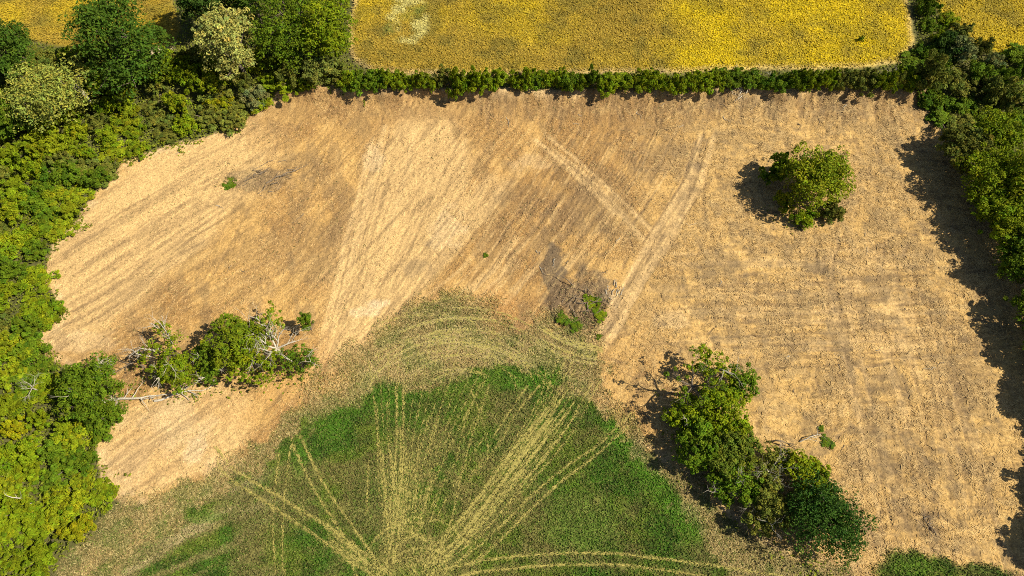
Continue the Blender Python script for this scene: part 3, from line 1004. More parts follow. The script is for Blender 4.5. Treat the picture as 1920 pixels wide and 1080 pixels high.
def tree(name, label, cx, cy, wpx, h, seed, pal, asp=.62, density=1.0, leaf=.42, lobes=11, base_frac=.28, cat="tree", group=None,
         bare=0, bare_len=3.0, lean=(0, 0), elong=(1, 1), gap=0.0, z_c=None, up=.45, bark=None, taper=0.0):
    """one broadleaf tree: crown centre seen at photo pixel (cx, cy), crown wpx wide, h metres tall"""
    r = np.random.default_rng(seed)
    zc = h * .58 if z_c is None else z_c
    R = wpx * mpp(cy, zc) * .5 * 1.08
    lobes = int(lobes * 1.45)
    x, y = G(cx, cy, zc)
    root = link(name, None, loc=(x, y, gz(x, y) - .05), rotz=0)
    root.empty_display_size = .5
    tag(root, label, cat, group)
    zlo, zhi = h * base_frac, h
    zm, zr = (zlo + zhi) / 2, (zhi - zlo) / 2
    # lobes on an uneven ellipsoid
    L, Lr = [], []
    for k in range(lobes):
        for _ in range(30):
            d = unit(r.normal(0, 1, 3))
            if d[2] > (-.8 if base_frac < .2 else -.4):
                break
        m = r.uniform(.45, .76)
        c = np.array([d[0] * R * m * elong[0], d[1] * R * m * elong[1], zm + d[2] * zr * m])
        L.append(c)
        Lr.append(r.uniform(.30, .48) * min(R, zr * 1.4))
    L.append(np.array([0, 0, zm + zr * .35]))
    Lr.append(R * .45)
    L, Lr = np.array(L), np.array(Lr)
    tt = np.clip((L[:, 2] - zlo) / (zhi - zlo), 0, 1)
    L[:, :2] *= (1 + taper * (.35 - 1.1 * tt))[:, None]
    Lr *= 1 + taper * (.2 - .6 * tt)
    tw = (L[:, 2:3] - zlo) / h
    L[:, :2] += tw * np.array(lean) * R
    cl, cr = [], []
    for c, lr in zip(L, Lr):
        ncl = max(7, int(9 + 9 * (lr / 1.8) ** 1.6))
        d = r.normal(0, 1, (ncl, 3))
        d /= np.linalg.norm(d, axis=1, keepdims=True)
        d[:, 2] = np.where(d[:, 2] < -.3, -d[:, 2], d[:, 2])
        mm = r.uniform(.5, 1.22, (ncl, 1))
        cl.append(c + d * lr * mm * np.array([1, 1, .85]))
        cr.append(r.uniform(.22, .56, ncl) * max(lr, 1.2) * (.9 - gap) * (1.45 - .6 * mm[:, 0]))
    nf = int(lobes * 2.2 * density)                # fill the inside of the crown
    d = r.normal(0, 1, (nf, 3))
    d /= np.linalg.norm(d, axis=1, keepdims=True)
    ff = d * r.uniform(.15, .72, (nf, 1)) * np.array([R * elong[0], R * elong[1], zr]) + np.array([0, 0, zm])
    ff[:, :2] += ((ff[:, 2:3] - zlo) / h) * np.array(lean) * R
    cl.append(ff)
    cr.append(r.uniform(.16, .28, nf) * R * (1 - gap))
    cl, cr = np.concatenate(cl), np.concatenate(cr)
    cl[:, 2] = np.maximum(cl[:, 2], zlo * .7 + .3)
    area = (4 * np.pi * cr ** 2).sum()
    tot = np.clip(area / (leaf * leaf * .55) * .62 * density, 1800, 10500)
    per = max(10, int(tot / len(cl)))
    v, q, c_ = clump_leaves(cl, cr, r, per, leaf, up=up)
    crown = link("crown", make_mesh("crown", v, quads=q, cols=c_, mat=M_LEAF), root)
    paint(crown, pal)
    # trunk and limbs
    mb = MB()
    tp = [np.array([0, 0, -.3])]
    for s in range(6):
        f = (s + 1) / 6
        tp.append(np.array([lean[0] * R * f * .6 + r.normal(0, .12), lean[1] * R * f * .6 + r.normal(0, .12), h * .72 * f]))
    r0 = h * .024 + .07
    mb.tube(tp, [r0 * 1.35] + [r0 * (1 - .75 * (s + 1) / 6) for s in range(6)], 7)
    tpa = np.array(tp)
    for c in L:
        i = int(r.integers(2, 6))
        a = tpa[i]
        m = (a + c) / 2 + r.normal(0, .25, 3) + np.array([0, 0, -.2])
        mb.tube([a, m, c, c + (c - m) * .35], [r0 * .5, r0 * .36, r0 * .2, r0 * .08], 5)
    near = r.choice(len(cl), min(len(cl), 34), replace=False)
    for k in near:
        j = int(np.argmin(((L - cl[k]) ** 2).sum(1)))
        mb.tube([L[j], (L[j] + cl[k]) / 2 + r.normal(0, .1, 3), cl[k]], [r0 * .2, r0 * .14, r0 * .05], 4)
    link("trunk", mb.mesh("trunk", bark or M_BARK), root)
    for k in range(bare):
        bm = MB()
        a = L[int(r.integers(len(L)))]
        d = unit(np.array([a[0], a[1], 0]) + r.normal(0, .6, 3) + np.array([0, 0, .6 + .5 * R]))
        limb(bm, r, a * np.array([.7, .7, .9]), d, bare_len * r.uniform(.8, 1.3), .10, 2, .8, 3)
        link("bare_branch", bm.mesh("bare_branch", M_DEAD), root)
    return root


# bush prototypes: unit radius, shared by all bushes
def bush_proto(seed, n_cl, per, flat, leaf, spiky=0.0):
    r = np.random.default_rng(seed)
    d = r.normal(0, 1, (n_cl, 3))
    d /= np.linalg.norm(d, axis=1, keepdims=True)
    d[:, 2] = np.abs(d[:, 2])
    m = r.uniform(.25, 1.0, (n_cl, 1))
    cl = d * m * np.array([1, 1, flat]) + np.array([0, 0, .22])
    cr = r.uniform(.10, .34, n_cl) * (1.15 - .5 * m[:, 0])
    v, q, c_ = clump_leaves(cl, cr, r, per, leaf, var=.3, up=.4 + spiky)
    crown = make_mesh("bush_crown", v, quads=q, cols=c_, mat=M_LEAF)
    mb = MB()
    for k in range(5):
        t = cl[int(r.integers(n_cl))]
        mb.tube([np.array([r.normal(0, .05), r.normal(0, .05), -.1]), t * .5 + r.normal(0, .04, 3), t], [.035, .025, .01], 5)
    return crown, mb.mesh("bush_stem", M_BARK)


BUSH = [bush_proto(500 + k, [44, 52, 38, 60, 48, 50][k], [62, 54, 68, 48, 58, 56][k], [.85, .7, 1.15, .75, 1.0, .6][k], [.14, .125, .15, .12, .135, .125][k]) for k in range(6)]


def bush(name, label, x, y, R, h, seed, pal, proto=None, group=None, cat="bush"):
    r = np.random.default_rng(seed)
    cm, sm = BUSH[int(r.integers(6)) if proto is None else proto]
    root = link(name, None, loc=(x, y, gz(x, y) - .03), rotz=float(r.uniform(0, 6.28)), scale=(R, R * float(r.uniform(.85, 1.15)), h))
    root.empty_display_size = .3
    tag(root, label, cat, group)
    c = link("crown", cm, root)
    paint(c, pal, r)
    link("stem", sm, root)
    return root


def bush_at(label, cx, cy, wpx, h, seed, pal, name="leafy_bush", **k):
    zc = h * .5
    x, y = G(cx, cy, zc)
    return bush(name, label, x, y, wpx * .5 * mpp(cy, zc), h, seed, pal, **k)


# --- trees, upper left
tree("broadleaf_tree", "tall dark green tree standing alone between golden field and scrub, upper left", 232, 92, 165, 15, 1001, 'dark', lobes=17, base_frac=.03, density=1.25, elong=(1, 1.35), leaf=.54)
tree("broadleaf_tree", "spreading pale yellow-green tree beside the bare snag at far left", 88, 172, 155, 12, 1002, (.33, .36, .065), lobes=15, base_frac=.08, elong=(1.15, .8))
tree("broadleaf_tree", "dark green tree cut off by the left picture edge", 2, 105, 120, 14, 1003, 'dark', lobes=12, base_frac=.12)
tree("broadleaf_tree", "deep green bush-like tree under the pale tree at far left", 18, 215, 80, 7, 1004, 'mid', lobes=9, base_frac=.1)
tree("broadleaf_tree", "slender pale silvery-green tree leaning over the dark shadow, upper left", 444, 106, 104, 15, 1005, (.38, .385, .10), lobes=18, base_frac=.03, density=1.2, z_c=6.2, elong=(1, 1.7), lean=(-.3, .2), taper=.7)
tree("broadleaf_tree", "dark tree at the top edge casting a black shadow onto golden field", 385, 8, 100, 15, 1006, 'deep', lobes=12, base_frac=.15)
tree("broadleaf_tree", "large bright green tree right of the pale silvery tree", 535, 48, 140, 13, 1007, 'mid', lobes=16, base_frac=.04, density=1.1, elong=(1, 1.35))
tree("broadleaf_tree", "tall green tree at the left corner of the wide yellow field", 620, 60, 110, 12, 1008, 'bright', lobes=13, base_frac=.03, elong=(1, 1.4))
tree("broadleaf_tree", "dark green tree at the top edge behind the bright green tree", 470, -5, 100, 15, 1009, 'dark', lobes=11, base_frac=.15)
tree("broadleaf_tree", "olive green small tree where hedge and left scrub meet", 600, 128, 84, 6, 1010, (.20, .235, .045), lobes=10, base_frac=.1)

for i, (cx, cy, w, h, pal, lab) in enumerate([
    (300, 152, 66, 4.5, 'bright', "bright bush right below the tall dark tree"), (352, 142, 64, 4.5, 'bright', "bright bush below the pale soil patch, upper left"),
    (398, 160, 56, 4.0, 'lime', "yellowish bush at left foot of the pale silvery tree"), (405, 190, 56, 3.6, 'yellow', "most yellow bush beside the clearing, upper left"),
    (480, 178, 60, 4.0, 'sage', "grey-green bush at right foot of the pale silvery tree"), (548, 148, 64, 4.2, 'olive', "olive bush under the large bright green tree")]):
    bush_at(lab, cx, cy, w, h, 1050 + i, pal)

# snag: a bare bleached trunk
def snag(label, bx, by, tx, ty, h, seed, thick=.2, name="dead_tree", kids=2, mat=None):
    r = np.random.default_rng(seed)
    x, y = G(bx, by)
    tx_, ty_ = G(tx, ty, h)
    root = link(name, None, loc=(x, y, gz(x, y) - .1))
    tag(root, label, "dead tree")
    mb = MB()
    e = np.array([tx_ - x, ty_ - y, h])
    pts = [e * f + (r.normal(0, .12, 3) if 0 < f < 1 else 0) for f in np.linspace(0, 1, 8)]
    mb.tube(pts, [thick * (1.2 - .95 * f) for f in np.linspace(0, 1, 8)], 7)
    link("trunk", mb.mesh("trunk", mat or M_DEAD), root)
    for k in range(kids):
        bm = MB()
        i = int(r.integers(3, 7))
        limb(bm, r, pts[i], unit(e + r.normal(0, 6, 3)), h * .22, thick * .4, 1, .7, 2)
        link("branch", bm.mesh("branch", mat or M_DEAD), root)
    return root


snag("bare bleached snag leaning left between pale tree and tall dark tree", 182, 208, 117, 126, 9.5, 1101, .26, kids=3)

# --- the lone tree in the clearing, and the shrubs at its foot
tree("broadleaf_tree", "lone rounded yellow-green tree standing in the open clearing", 1528, 335, 138, 8.5, 1201, (.235, .285, .012), lobes=17, base_frac=.06, density=1.3, leaf=.43)
bush_at("small yellowish bush at the left foot of the lone tree", 1472, 376, 46, 3.2, 1202, 'lime')
bush_at("bright green bush in front of the lone tree", 1513, 408, 56, 2.6, 1203, 'bright')
bush_at("dark green bush on the shaded left side of the lone tree", 1462, 318, 64, 5.0, 1204, 'mid')
bush_at("low green bush at right front of the lone tree", 1560, 392, 56, 3.0, 1205, 'olive')

# --- treeline along the right edge
for i, (cx, cy, w, h, pal, lab) in enumerate([
    (1812, 283, 110, 6.5, 'olive', "low olive tree at the upper end of the right treeline"),
    (1872, 262, 110, 8, 'bright', "green tree at right edge above the bright crown"),
    (1864, 335, 140, 8, 'bright', "big green tree casting the first jagged shadow onto the mulch"),
    (1918, 330, 120, 10, 'lime', "bright green crowned tree at right edge beside the jagged shadow"),
    (1896, 410, 135, 7.2, 'bright', "second big shade tree down the right treeline"),
    (1955, 405, 130, 9.5, 'bright', "sunlit tree behind the second shade tree at right edge"),
    (1925, 495, 130, 7, 'mid', "third shade tree down the right treeline, dark sided"),
    (1990, 500, 130, 9, 'mid', "tall tree at right edge level with the mulched middle"),
    (1956, 585, 125, 6.5, 'mid', "fourth shade tree down the right treeline, half in frame"),
    (1992, 665, 125, 6.5, 'mid', "fifth shade tree of the right treeline, cut by the frame"),
    (2012, 745, 120, 6.5, 'mid', "sixth shade tree of the right treeline, mostly out of frame"),
    (2060, 830, 110, 6.5, 'mid', "tree beyond lower right edge casting a small shadow"),
    (2050, 915, 110, 7, 'mid', "tree beyond lower right edge casting a round shadow"),
    (2045, 1020, 110, 7, 'mid', "tree beyond bottom right corner casting the lowest shadow"),
]):
    tree("shade_tree", lab, cx, cy, w, h, 1300 + i, pal, lobes=13, base_frac=.08, group="treeline along the right edge", density=1.05)

# --- island of half dead trees, left
tree("broadleaf_tree", "green tree with dead twigs at left end of left island", 318, 650, 125, 6, 1401, 'bright', lobes=8, base_frac=.2, bare=8, bare_len=2.8, density=.5, gap=.35, leaf=.32)
tree("broadleaf_tree", "dense green bush-tree above the fallen white branch", 335, 684, 112, 5, 1402, 'bright', lobes=8, base_frac=.05, leaf=.32, bare=2, bare_len=2, gap=.2, density=.8)
tree("broadleaf_tree", "rounded yellow-green tree in the middle of the left island", 432, 640, 125, 6.5, 1403, (.17, .23, .010), lobes=10, base_frac=.15, leaf=.32, gap=.18, density=.85)
tree("broadleaf_tree", "green tree below the middle of the left island, over black shadow", 470, 670, 125, 5.5, 1404, 'bright', lobes=9, base_frac=.2, leaf=.32, bare=3, bare_len=2.2, gap=.25, density=.75)
tree("broadleaf_tree", "low green tree bridging the gap in the left island", 392, 672, 90, 4.2, 1408, 'mid', lobes=8, base_frac=.05, leaf=.32, bare=3, bare_len=2.0, gap=.2, density=.8)
tree("broadleaf_tree", "small leafy tree around the white dead tree", 560, 680, 74, 4.5, 1405, 'mid', lobes=7, base_frac=.15, leaf=.32, density=.6, gap=.2, bare=3, bare_len=2.0)
tree("broadleaf_tree", "sparse green sapling behind the white dead tree", 500, 615, 84, 5, 1406, 'bright', lobes=6, base_frac=.15, leaf=.32, density=.6, gap=.2, bare=4, bare_len=2.2)
tree("broadleaf_tree", "sparse leafy twigs at right tip of the left island", 576, 605, 34, 4, 1407, 'mid', lobes=4, base_frac=.3, leaf=.28, density=.5, gap=.2)


def dead_tree(label, bx, by, h, seed, limbs=4, L=3.5, mat=None, lean=(0, 0), rad=.16, leafy=0.0, name="dead_tree", cat="dead tree"):
    r = np.random.default_rng(seed)
    x, y = G(bx, by)
    root = link(name, None, loc=(x, y, gz(x, y) - .1))
    tag(root, label, cat)
    tips = []
    mb = MB()
    top = np.array([lean[0], lean[1], h * .45])
    mb.tube([np.zeros(3), top * .5 + r.normal(0, .08, 3), top], [rad * 1.3, rad * 1.05, rad * .9], 7)
    link("trunk", mb.mesh("trunk", mat or M_DEAD), root)
    for k in range(limbs):
        bm = MB()
        a = 2 * math.pi * (k + r.uniform(-.3, .3)) / limbs
        limb(bm, r, top, np.array([math.cos(a), math.sin(a), r.uniform(.5, 1.1)]), L * r.uniform(.8, 1.2), rad * .6, 3, .75, 3, tips, segs=5)
        link("branch", bm.mesh("branch", mat or M_DEAD), root)
    if leafy:
        t = np.array(tips)
        t = t[r.random(len(t)) < leafy]
        v, q, c_ = clump_leaves(t, r.uniform(.3, .6, len(t)), r, 26, .3)
        paint(link("crown", make_mesh("crown", v, quads=q, cols=c_, mat=M_LEAF), root), 'mid')
    return root


dead_tree("white dead tree with forking bare branches on the left island", 528, 665, 6, 1410, 6, 3.0, rad=.26)
dead_tree("grey brown leafless tree at left tip of the left island", 270, 688, 5.5, 1411, 5, 2.6, M_DEADBR, rad=.15)


def fallen(label, x0, y0, x1, y1, seed, rad=.12, side=4, name="fallen_branch", mat=None, z=.25, sl=1.6):
    r = np.random.default_rng(seed)
    a, b = np.array(G(x0, y0)), np.array(G(x1, y1))
    root = link(name, None, loc=(a[0], a[1], gz(*a)))
    tag(root, label, "branch")
    mb = MB()
    e = np.array([b[0] - a[0], b[1] - a[1], 0])
    n = 9
    perp = unit(np.array([-e[1], e[0], 0]))
    off = np.cumsum(r.normal(0, .12, n))
    off -= np.linspace(off[0], off[-1], n)
    pts = [e * f + perp * off[i] + np.array([0, 0, gz(a[0] + e[0] * f, a[1] + e[1] * f) - gz(*a) + rad * .6 + z * math.sin(math.pi * f)]) for i, f in enumerate(np.linspace(0, 1, n))]
    mb.tube(pts, [rad * (1.1 - .85 * f) for f in np.linspace(0, 1, n)], 6)
    link("stem", mb.mesh("stem", mat or M_DEAD), root)
    for k in range(side):
        bm = MB()
        i = int(r.integers(2, n))
        s = 1 if r.random() < .5 else -1
        limb(bm, r, pts[min(i, n - 1)], unit(unit(e) + perp * s * r.uniform(.5, 1.1) + np.array([0, 0, r.uniform(0, .35)])), sl * r.uniform(.6, 1.2), rad * .45, 1, .6, 2)
        link("twig", bm.mesh("twig", mat or M_DEAD), root)
    return root


fallen("long white fallen branch at the foot of the left island", 200, 752, 330, 738, 1420, .2, 8, sl=2.2)
fallen("white fork lying across the front of the left island", 290, 752, 392, 728, 1421, .16, 6, sl=2.0)
fallen("pale branch lying in the middle of the left island", 470, 652, 400, 645, 1422, .10, 3, z=3.0)

# --- tree at the left edge above the bottom scrub
tree("broadleaf_tree", "dark green tree with bare twigs in front of lower left scrub", 160, 722, 130, 6.5, 1501, 'mid', lobes=13, base_frac=.06, bare=5, bare_len=2.2, leaf=.34, density=.95)
tree("broadleaf_tree", "small sparse tree with grey twigs between left scrub and island", 205, 770, 60, 3.5, 1502, 'mid', lobes=6, base_frac=.1, bare=3, bare_len=1.5, leaf=.3, density=.7)
dead_tree("pale leafless tree among the bushes at the left edge", 75, 735, 4.5, 1503, 5, 1.7, M_GREYWOOD, rad=.11)
snag("thin pale dead stem in the lower left scrub", 60, 945, 5, 925, 3, 1504, .1, kids=3)

# --- island, lower right
RI = [
    (1335, 690, 84, 6, 'bright', 6, "leafy tree with open branches at top of the right island", .5),
    (1393, 716, 66, 5.5, 'mid', 8, "small leafy tree at upper right of the right island", .8),
    (1296, 775, 86, 4.5, 'bright', 11, "green tree beside the branching shadow on bare soil", 1.0),
    (1352, 772, 100, 6.5, 'bright', 12, "wide bright green tree in upper half of the right island", 1.0),
    (1312, 832, 96, 6, 'mid', 10, "green tree on the meadow side of the right island", 1.0),
    (1372, 842, 92, 6.5, (.14, .18, .018), 11, "yellow-green tree in the middle of the right island", 1.0),
    (1428, 872, 84, 5, 'olive', 9, "olive tree with white dead twigs in the right island", .7),
    (1378, 905, 84, 5.5, 'mid', 9, "dark-footed tree low on the meadow side of right island", .9),
    (1500, 885, 84, 5.5, 'lime', 10, "light green tree on the mulch side of the right island", 1.0),
    (1440, 945, 96, 5.5, 'olive', 10, "olive tree between white twigs and the dark round tree", .9),
    (1530, 935, 80, 5, 'bright', 9, "bright tree just above the dark round tree", .9),
]
for i, (cx, cy, w, h, pal, lb, lab, den) in enumerate(RI):
    w *= 1.28
    h *= .88
    pal = tuple(1.2 * c for c in (PAL[pal] if isinstance(pal, str) else pal))
    tree("broadleaf_tree", lab, cx, cy, w, h, 1600 + i, pal, lobes=lb, base_frac=.08 if i else .3, leaf=.33, density=den, gap=.34 if i == 0 else .12, bare=2 if i in (0, 1, 2, 7, 9) else (5 if i == 6 else 0), bare_len=2.2,
         group="trees of the right island")
tree("round_tree", "dense dark round tree at the lower end of the right island", 1546, 978, 150, 8, 1620, (.050, .115, .014), lobes=20, base_frac=.03, leaf=.32, density=1.25)
dead_tree("sparse dark limbed tree casting the branching shadow on soil", 1286, 742, 9.5, 1621, 5, 3.2, M_BARK, rad=.24, leafy=.35, name="sparse_tree", cat="tree")
dead_tree("white twiggy dead tree in the middle of the right island", 1432, 890, 5.5, 1622, 5, 2.2, rad=.12)
dead_tree("small white dead tree over the shaded foot of right island", 1400, 935, 3.5, 1623, 4, 1.8, rad=.10)
fallen("white branch reaching from right island onto the mulch", 1500, 828, 1540, 813, 1624, .09, 4, z=.8)
fallen("brown limb lying along the mulch side of right island", 1440, 828, 1482, 838, 1625, .14, 4, mat=M_DEADBR, z=1.2)

# ------------------------------------------------------------------ hedge along the yellow field
ORD = ["first", "second", "third", "fourth", "fifth", "sixth", "seventh", "eighth", "ninth", "tenth", "eleventh", "twelfth", "thirteenth", "fourteenth",
       "fifteenth", "sixteenth", "seventeenth", "eighteenth", "nineteenth", "twentieth"]


def ordinal(i):
    if i < 20:
        return ORD[i]
    n = i + 1
    suf = "th" if 10 <= n % 100 <= 20 else {1: "st", 2: "nd", 3: "rd"}.get(n % 10, "th")
    return "%d%s" % (n, suf)


WORD = {'dark': 'dark green', 'deep': 'deep green', 'mid': 'green', 'bright': 'bright green', 'lime': 'light green', 'yellow': 'yellow-green', 'pale': 'pale', 'olive': 'olive green', 'sage': 'sage green'}
r = np.random.default_rng(77)
hx = 655.0
hk = 0
while hx < 1712:
    w = r.uniform(34, 56)
    h = 1.7 + 3.2 * float(vnoise(np.array([hx / 55.]), np.array([.5]), 9)[0]) + r.uniform(-.5, .5)
    pal = ['mid', 'mid', 'bright', 'bright', 'olive'][int(np.clip(5 * vnoise(np.array([hx / 70.]), np.array([2.5]), 8)[0] + r.normal(0, .5), 0, 4.99))]
    if abs(hx - 875) < 22 or abs(hx - 1120) < 20 or abs(hx - 1215) < 16:
        h += 1.4
    size = "tall" if h > 4.4 else ("low" if h < 3 else "medium")
    bush_at("%s %s hedge shrub, %s from the left along the yellow field" % (size, WORD[pal], ordinal(hk)), hx, 162 + r.uniform(-5, 5), w * r.uniform(.8, 1.2), h, 2000 + hk, pal,
            name="hedge_shrub", group="hedge below the yellow field")
    hx += w * r.uniform(.25, .6)
    hk += 1
# pale sticks poking out at the hedge foot
for i, (x0, y0, x1, y1, lab) in enumerate([
    (1235, 178, 1210, 160, "pale stick at hedge foot near the middle of the hedge"),
    (1255, 180, 1238, 158, "pale leaning pole beside the hedge-foot stick"),
    (1290, 165, 1278, 176, "whitish stick at hedge foot left of the pale root heap"),
    (1385, 182, 1370, 140, "bleached stem standing out of the pale root heap"),
    (1395, 184, 1405, 150, "second bleached stem beside the pale root heap"),
    (1445, 172, 1425, 148, "pale thin trunk leaning in the hedge right of the root heap"),
    (1525, 176, 1505, 160, "white fallen stick under the right half of the hedge"),
    (1683, 166, 1660, 145, "white dead branch at the right end of the hedge"),
]):
    fallen(lab, x0, y0, x1, y1, 2100 + i, .10, 2, name="dead_stick", z=.9, sl=1.0)

# ------------------------------------------------------------------ scrub, filled with bushes row by row
def poisson(poly, dmin, seed, tries=6000, avoid=()):
    r = np.random.default_rng(seed)
    lo, hi = poly.min(0), poly.max(0)
    P = r.uniform(lo, hi, (tries, 2))
    P = P[sd_poly(P[:, 0], P[:, 1], poly) > 0]
    keep = []
    for p in P:
        if all((p[0] - k[0]) ** 2 + (p[1] - k[1]) ** 2 > dmin * dmin for k in keep) and all((p[0] - a[0]) ** 2 + (p[1] - a[1]) ** 2 > a[2] ** 2 for a in avoid):
            keep.append(p)
    return np.array(keep)


P_LEFT_UP = GP([(-60, 250), (-20, 150), (60, 110), (140, 110), (290, 125), (360, 110), (420, 120), (520, 130), (640, 120), (650, 165), (560, 172),
                (515, 188), (480, 212), (430, 238), (345, 268), (285, 286), (238, 300), (212, 330), (-80, 330)])
P_LEFT_MID = GP([(-80, 330), (212, 330), (185, 360), (150, 400), (125, 435), (90, 460), (78, 500), (75, 540), (100, 565), (105, 590), (70, 630), (60, 665), (-90, 665)])
P_LEFT_LOW = GP([(-90, 665), (60, 665), (110, 700), (170, 760), (215, 790), (180, 825), (185, 905), (205, 930), (170, 985), (90, 1050), (55, 1120), (-120, 1120)])
P_RIGHT_UP = GP([(1700, 20), (1720, -40), (1740, 0), (1758, 45), (1800, 85), (1860, 112), (1990, 135), (1990, 260), (1850, 250), (1790, 240), (1755, 225), (1735, 182),
                 (1700, 165), (1690, 140), (1712, 100)])


def fill(poly, dmin, seed, where, pals, hr, rr, group, edge_poly=P_CLEAR, name="leafy_bush"):
    pts = poisson(poly, dmin, seed, avoid=[(*G(322, 112), 4.2)])
    ed = -sd_poly(pts[:, 0], pts[:, 1], edge_poly)
    row = np.clip((ed / (dmin * 1.15)).astype(int), 0, 30)
    r = np.random.default_rng(seed + 1)
    tone = fbm(pts[:, 0], pts[:, 1], 7, 2, seed)
    for rw in np.unique(row):
        ids = np.where(row == rw)[0]
        ids = ids[np.argsort(-pts[ids, 1])]
        rn = ["front", "second", "third", "fourth", "fifth", "sixth", "seventh", "eighth", "ninth", "tenth"][rw] if rw < 10 else "%dth" % (rw + 1)
        for k, i in enumerate(ids):
            pal = pals[int(np.clip((tone[i] - .25) * 2 + r.normal(0, .18), 0, .999) * len(pals))]
            h = r.uniform(*hr) * (.8 if rw == 0 else 1)
            bush(name, "%s bush, %s from top in %s row of %s" % (WORD[pal], ordinal(k), rn, where), pts[i, 0], pts[i, 1], r.uniform(*rr), h, seed * 10 + int(i), pal, group=group)


fill(P_LEFT_UP, 3.3, 3001, "upper left scrub", ['olive', 'bright', 'bright', 'lime', 'lime', 'olive'], (1.8, 4.2), (2.0, 3.6), "bushes of the upper left scrub")
fill(P_LEFT_MID, 3.0, 3002, "middle left scrub", ['mid', 'bright', 'bright', 'lime', 'olive', 'lime'], (1.4, 3.6), (1.9, 3.3), "bushes of the middle left scrub")
fill(P_LEFT_LOW, 2.6, 3003, "lower left scrub", ['mid', 'bright', 'lime', 'lime', 'bright', 'yellow', 'bright'], (1.2, 3.0), (1.7, 3.0), "bushes of the lower left scrub")
fill(P_RIGHT_UP, 3.6, 3004, "upper right scrub", ['mid', 'olive', 'olive', 'bright', 'sage', 'mid'], (1.6, 3.8), (2.0, 3.5), "bushes of the upper right scrub")
bush_at("round feathery olive shrub where hedge meets upper right scrub", 1737, 148, 84, 6.0, 3101, 'olive', proto=4)
bush_at("round feathery grey-green shrub near the right picture edge", 1872, 175, 84, 5.5, 3102, 'olive', proto=4)
bush_at("dark shrub at the left corner of the upper right field", 1770, 92, 80, 4.0, 3103, 'deep')
bush_at("lone dark weed clump inside the wide yellow field", 1606, 88, 13, 1.0, 3104, 'mid')

# undergrowth between the bushes
und = (1 - w_clear) * (1 - w_dry_eff) * (1 - w_green) * (1 - sstep(-.8, -.1, np.maximum(sd_cm, np.maximum(sd_cr, sd_cl)))) * (1 - pale)
und = np.maximum(und * .7, sstep(-1.6, -.9, sd_clear) * sstep(.4, 0, sd_clear - 4.5 * np.clip(fbm(XX, YY, 2.2, 3, 117) - .52, 0, 1) * 2) * (1 - sstep(-1, 0, sd_dry)) * (XX < G(700, 300)[0]))
isl = np.zeros_like(XX)
path(isl, [(255, 715), (340, 725), (450, 712), (575, 705)], 2.2, .5, .7)
path(isl, [(1285, 770), (1330, 860), (1420, 930), (1530, 1020)], 3.6, .5, .7)
path(isl, [(1450, 400), (1500, 420), (1560, 400)], 1.6, .3, .7)
und = np.maximum(und, isl * sstep(.35, .65, n_sm))
pts, r = scatter(54000, und, 311)
hh = fbm(pts[:, 0], pts[:, 1], 1.8, 3, 312) * (1.5 - 1.1 * sample(w_clear, pts[:, 0], pts[:, 1])) * r.uniform(.2, 1, len(pts))
c = np.stack([pts[:, 0], pts[:, 1], sample(H, pts[:, 0], pts[:, 1]) + hh + .05], 1)
nrm = r.normal(0, .5, (len(pts), 3)) + np.array([0, 0, .9])
t = fbm(pts[:, 0], pts[:, 1], 5, 3, 313)[:, None]
cc = (np.array(PAL['olive']) * (1 - t) + np.array(PAL['lime']) * t) * r.uniform(.5, 1.3, (len(pts), 1))
v, q, c_ = leaves(c, nrm, r, np.full(len(pts), .42), cc)
tag(link("undergrowth", make_mesh("undergrowth", v, quads=q, cols=c_, mat=M_BLADE)), "low leafy undergrowth filling the gaps between the bushes", "undergrowth", kind="stuff")

# ------------------------------------------------------------------ brush piles and weeds in the clearing
def brush_pile(label, px, py, rx, seed, n, mat, L=(1.2, 3.2), aim=None):
    r = np.random.default_rng(seed)
    x, y = G(px, py)
    R = rx * mpp(py)
    root = link("brush_pile", None, loc=(x, y, gz(x, y)))
    tag(root, label, "brush pile")
    for k in range(n):
        mb = MB()
        p = np.array([r.normal(0, R * .5), r.normal(0, R * .4), 0])
        p[2] = gz(x + p[0], y + p[1]) - gz(x, y) + r.uniform(.05, .2)
        a = r.uniform(0, 6.28) if aim is None else aim + r.normal(0, .3)
        limb(mb, r, p, np.array([math.cos(a), math.sin(a), r.uniform(-.08, .12)]), r.uniform(*L), r.uniform(.05, .11), 1, .6, 2)
        link("branch", mb.mesh("branch", mat), root)
    return root


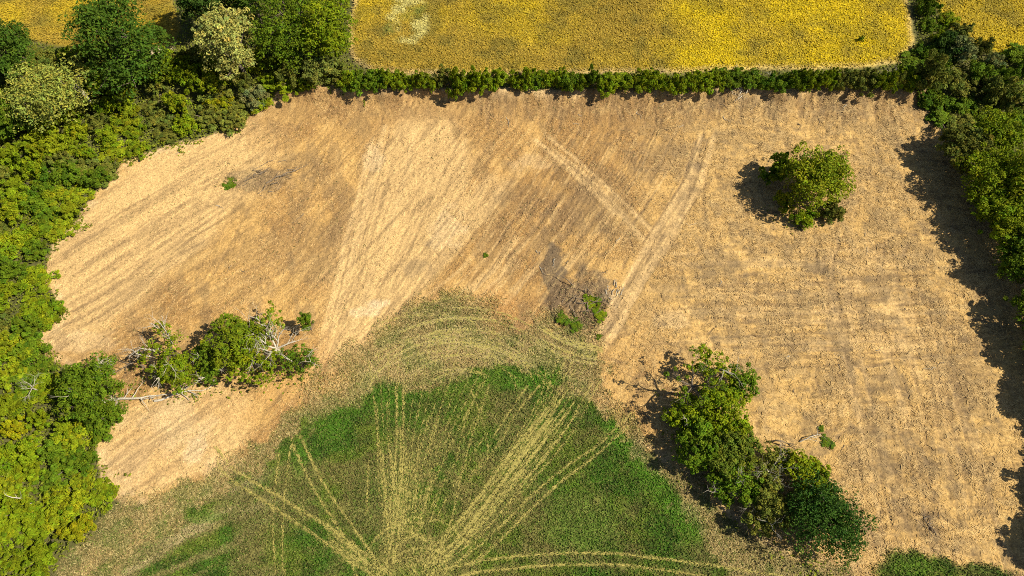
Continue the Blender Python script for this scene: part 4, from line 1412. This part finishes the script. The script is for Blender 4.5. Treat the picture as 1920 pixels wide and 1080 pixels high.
brush_pile("heap of dark uprooted brush in the middle of the clearing", 1090, 568, 44, 4001, 22, M_DEADBR)
brush_pile("tangle of pale roots right of the central brush heap", 1150, 548, 22, 4002, 12, M_GREYWOOD, (.6, 1.5))
brush_pile("flat line of grey brush in the upper left clearing", 490, 338, 56, 4003, 22, M_DEADBR, (1.0, 2.6), .35)
brush_pile("pale heap of bleached roots at the foot of the hedge", 1380, 178, 26, 4004, 14, M_DEAD, (.8, 2))
brush_pile("low heap of brown sticks at lower right of the clearing", 1742, 985, 18, 4005, 10, M_DEADBR, (.8, 2))
fallen("long thin log lying in the upper left clearing", 500, 345, 578, 308, 4010, .13, 5, mat=M_DEADBR)
for i, (x, y, w, pal, lab) in enumerate([
    (432, 342, 28, 'mid', "green sprig left of the long thin log"),
    (1110, 568, 30, 'bright', "green weed clump on top of the central brush heap"),
    (1055, 600, 26, 'mid', "green weed clump at left foot of the central brush heap"),
    (1125, 590, 28, 'bright', "green weed clump at right foot of the central brush heap"),
    (1080, 608, 28, 'mid', "green weed clump in front of the central brush heap"),
    (1122, 631, 12, 'mid', "tiny green weed on soil right of the brown arcs"),
    (911, 477, 10, 'mid', "tiny green weed alone on the bare streaked soil"),
    (1552, 830, 26, 'mid', "small green sprig at the end of the white branch"),
    (1540, 803, 12, 'mid', "tiny green sprig above the white branch"),
]):
    bush_at(lab, x, y, w * 1.3, .35, 4100 + i, pal, name="weed", cat="weed", proto=5)
r = np.random.default_rng(4200)
k = 0
for (x0, y0, x1, y1, n, where) in [(900, 190, 1700, 235, 12, "below the hedge"), (1180, 420, 1800, 900, 18, "on the mulch"), (300, 220, 700, 560, 6, "in the left clearing"), (1000, 330, 1200, 640, 8, "near the central brush heap")]:
    for i in range(n):
        x, y = r.uniform(x0, x1), r.uniform(y0, y1)
        a = r.uniform(0, 3.14)
        l = r.uniform(8, 22)
        m = M_GREYWOOD if r.random() < .5 else M_DEADBR
        fallen("%s stick lying %s, %s from the left there" % ("pale" if m is M_GREYWOOD else "brown", where, "@"), x, y, x + l * math.cos(a), y + l * math.sin(a), 4300 + k, r.uniform(.035, .07), 1,
               name="stick", mat=m, z=.08, sl=.7)["px"] = x
        k += 1
for where in ("below the hedge", "on the mulch", "in the left clearing", "near the central brush heap"):
    ids = sorted([o for o in COL.objects if o.name.startswith("stick") and "px" in o.keys() and where in o["label"]], key=lambda o: o["px"])
    for i, o in enumerate(ids):
        o["label"] = o["label"].replace("@", ordinal(i))
        o["group"] = "sticks lying " + where
        del o["px"]
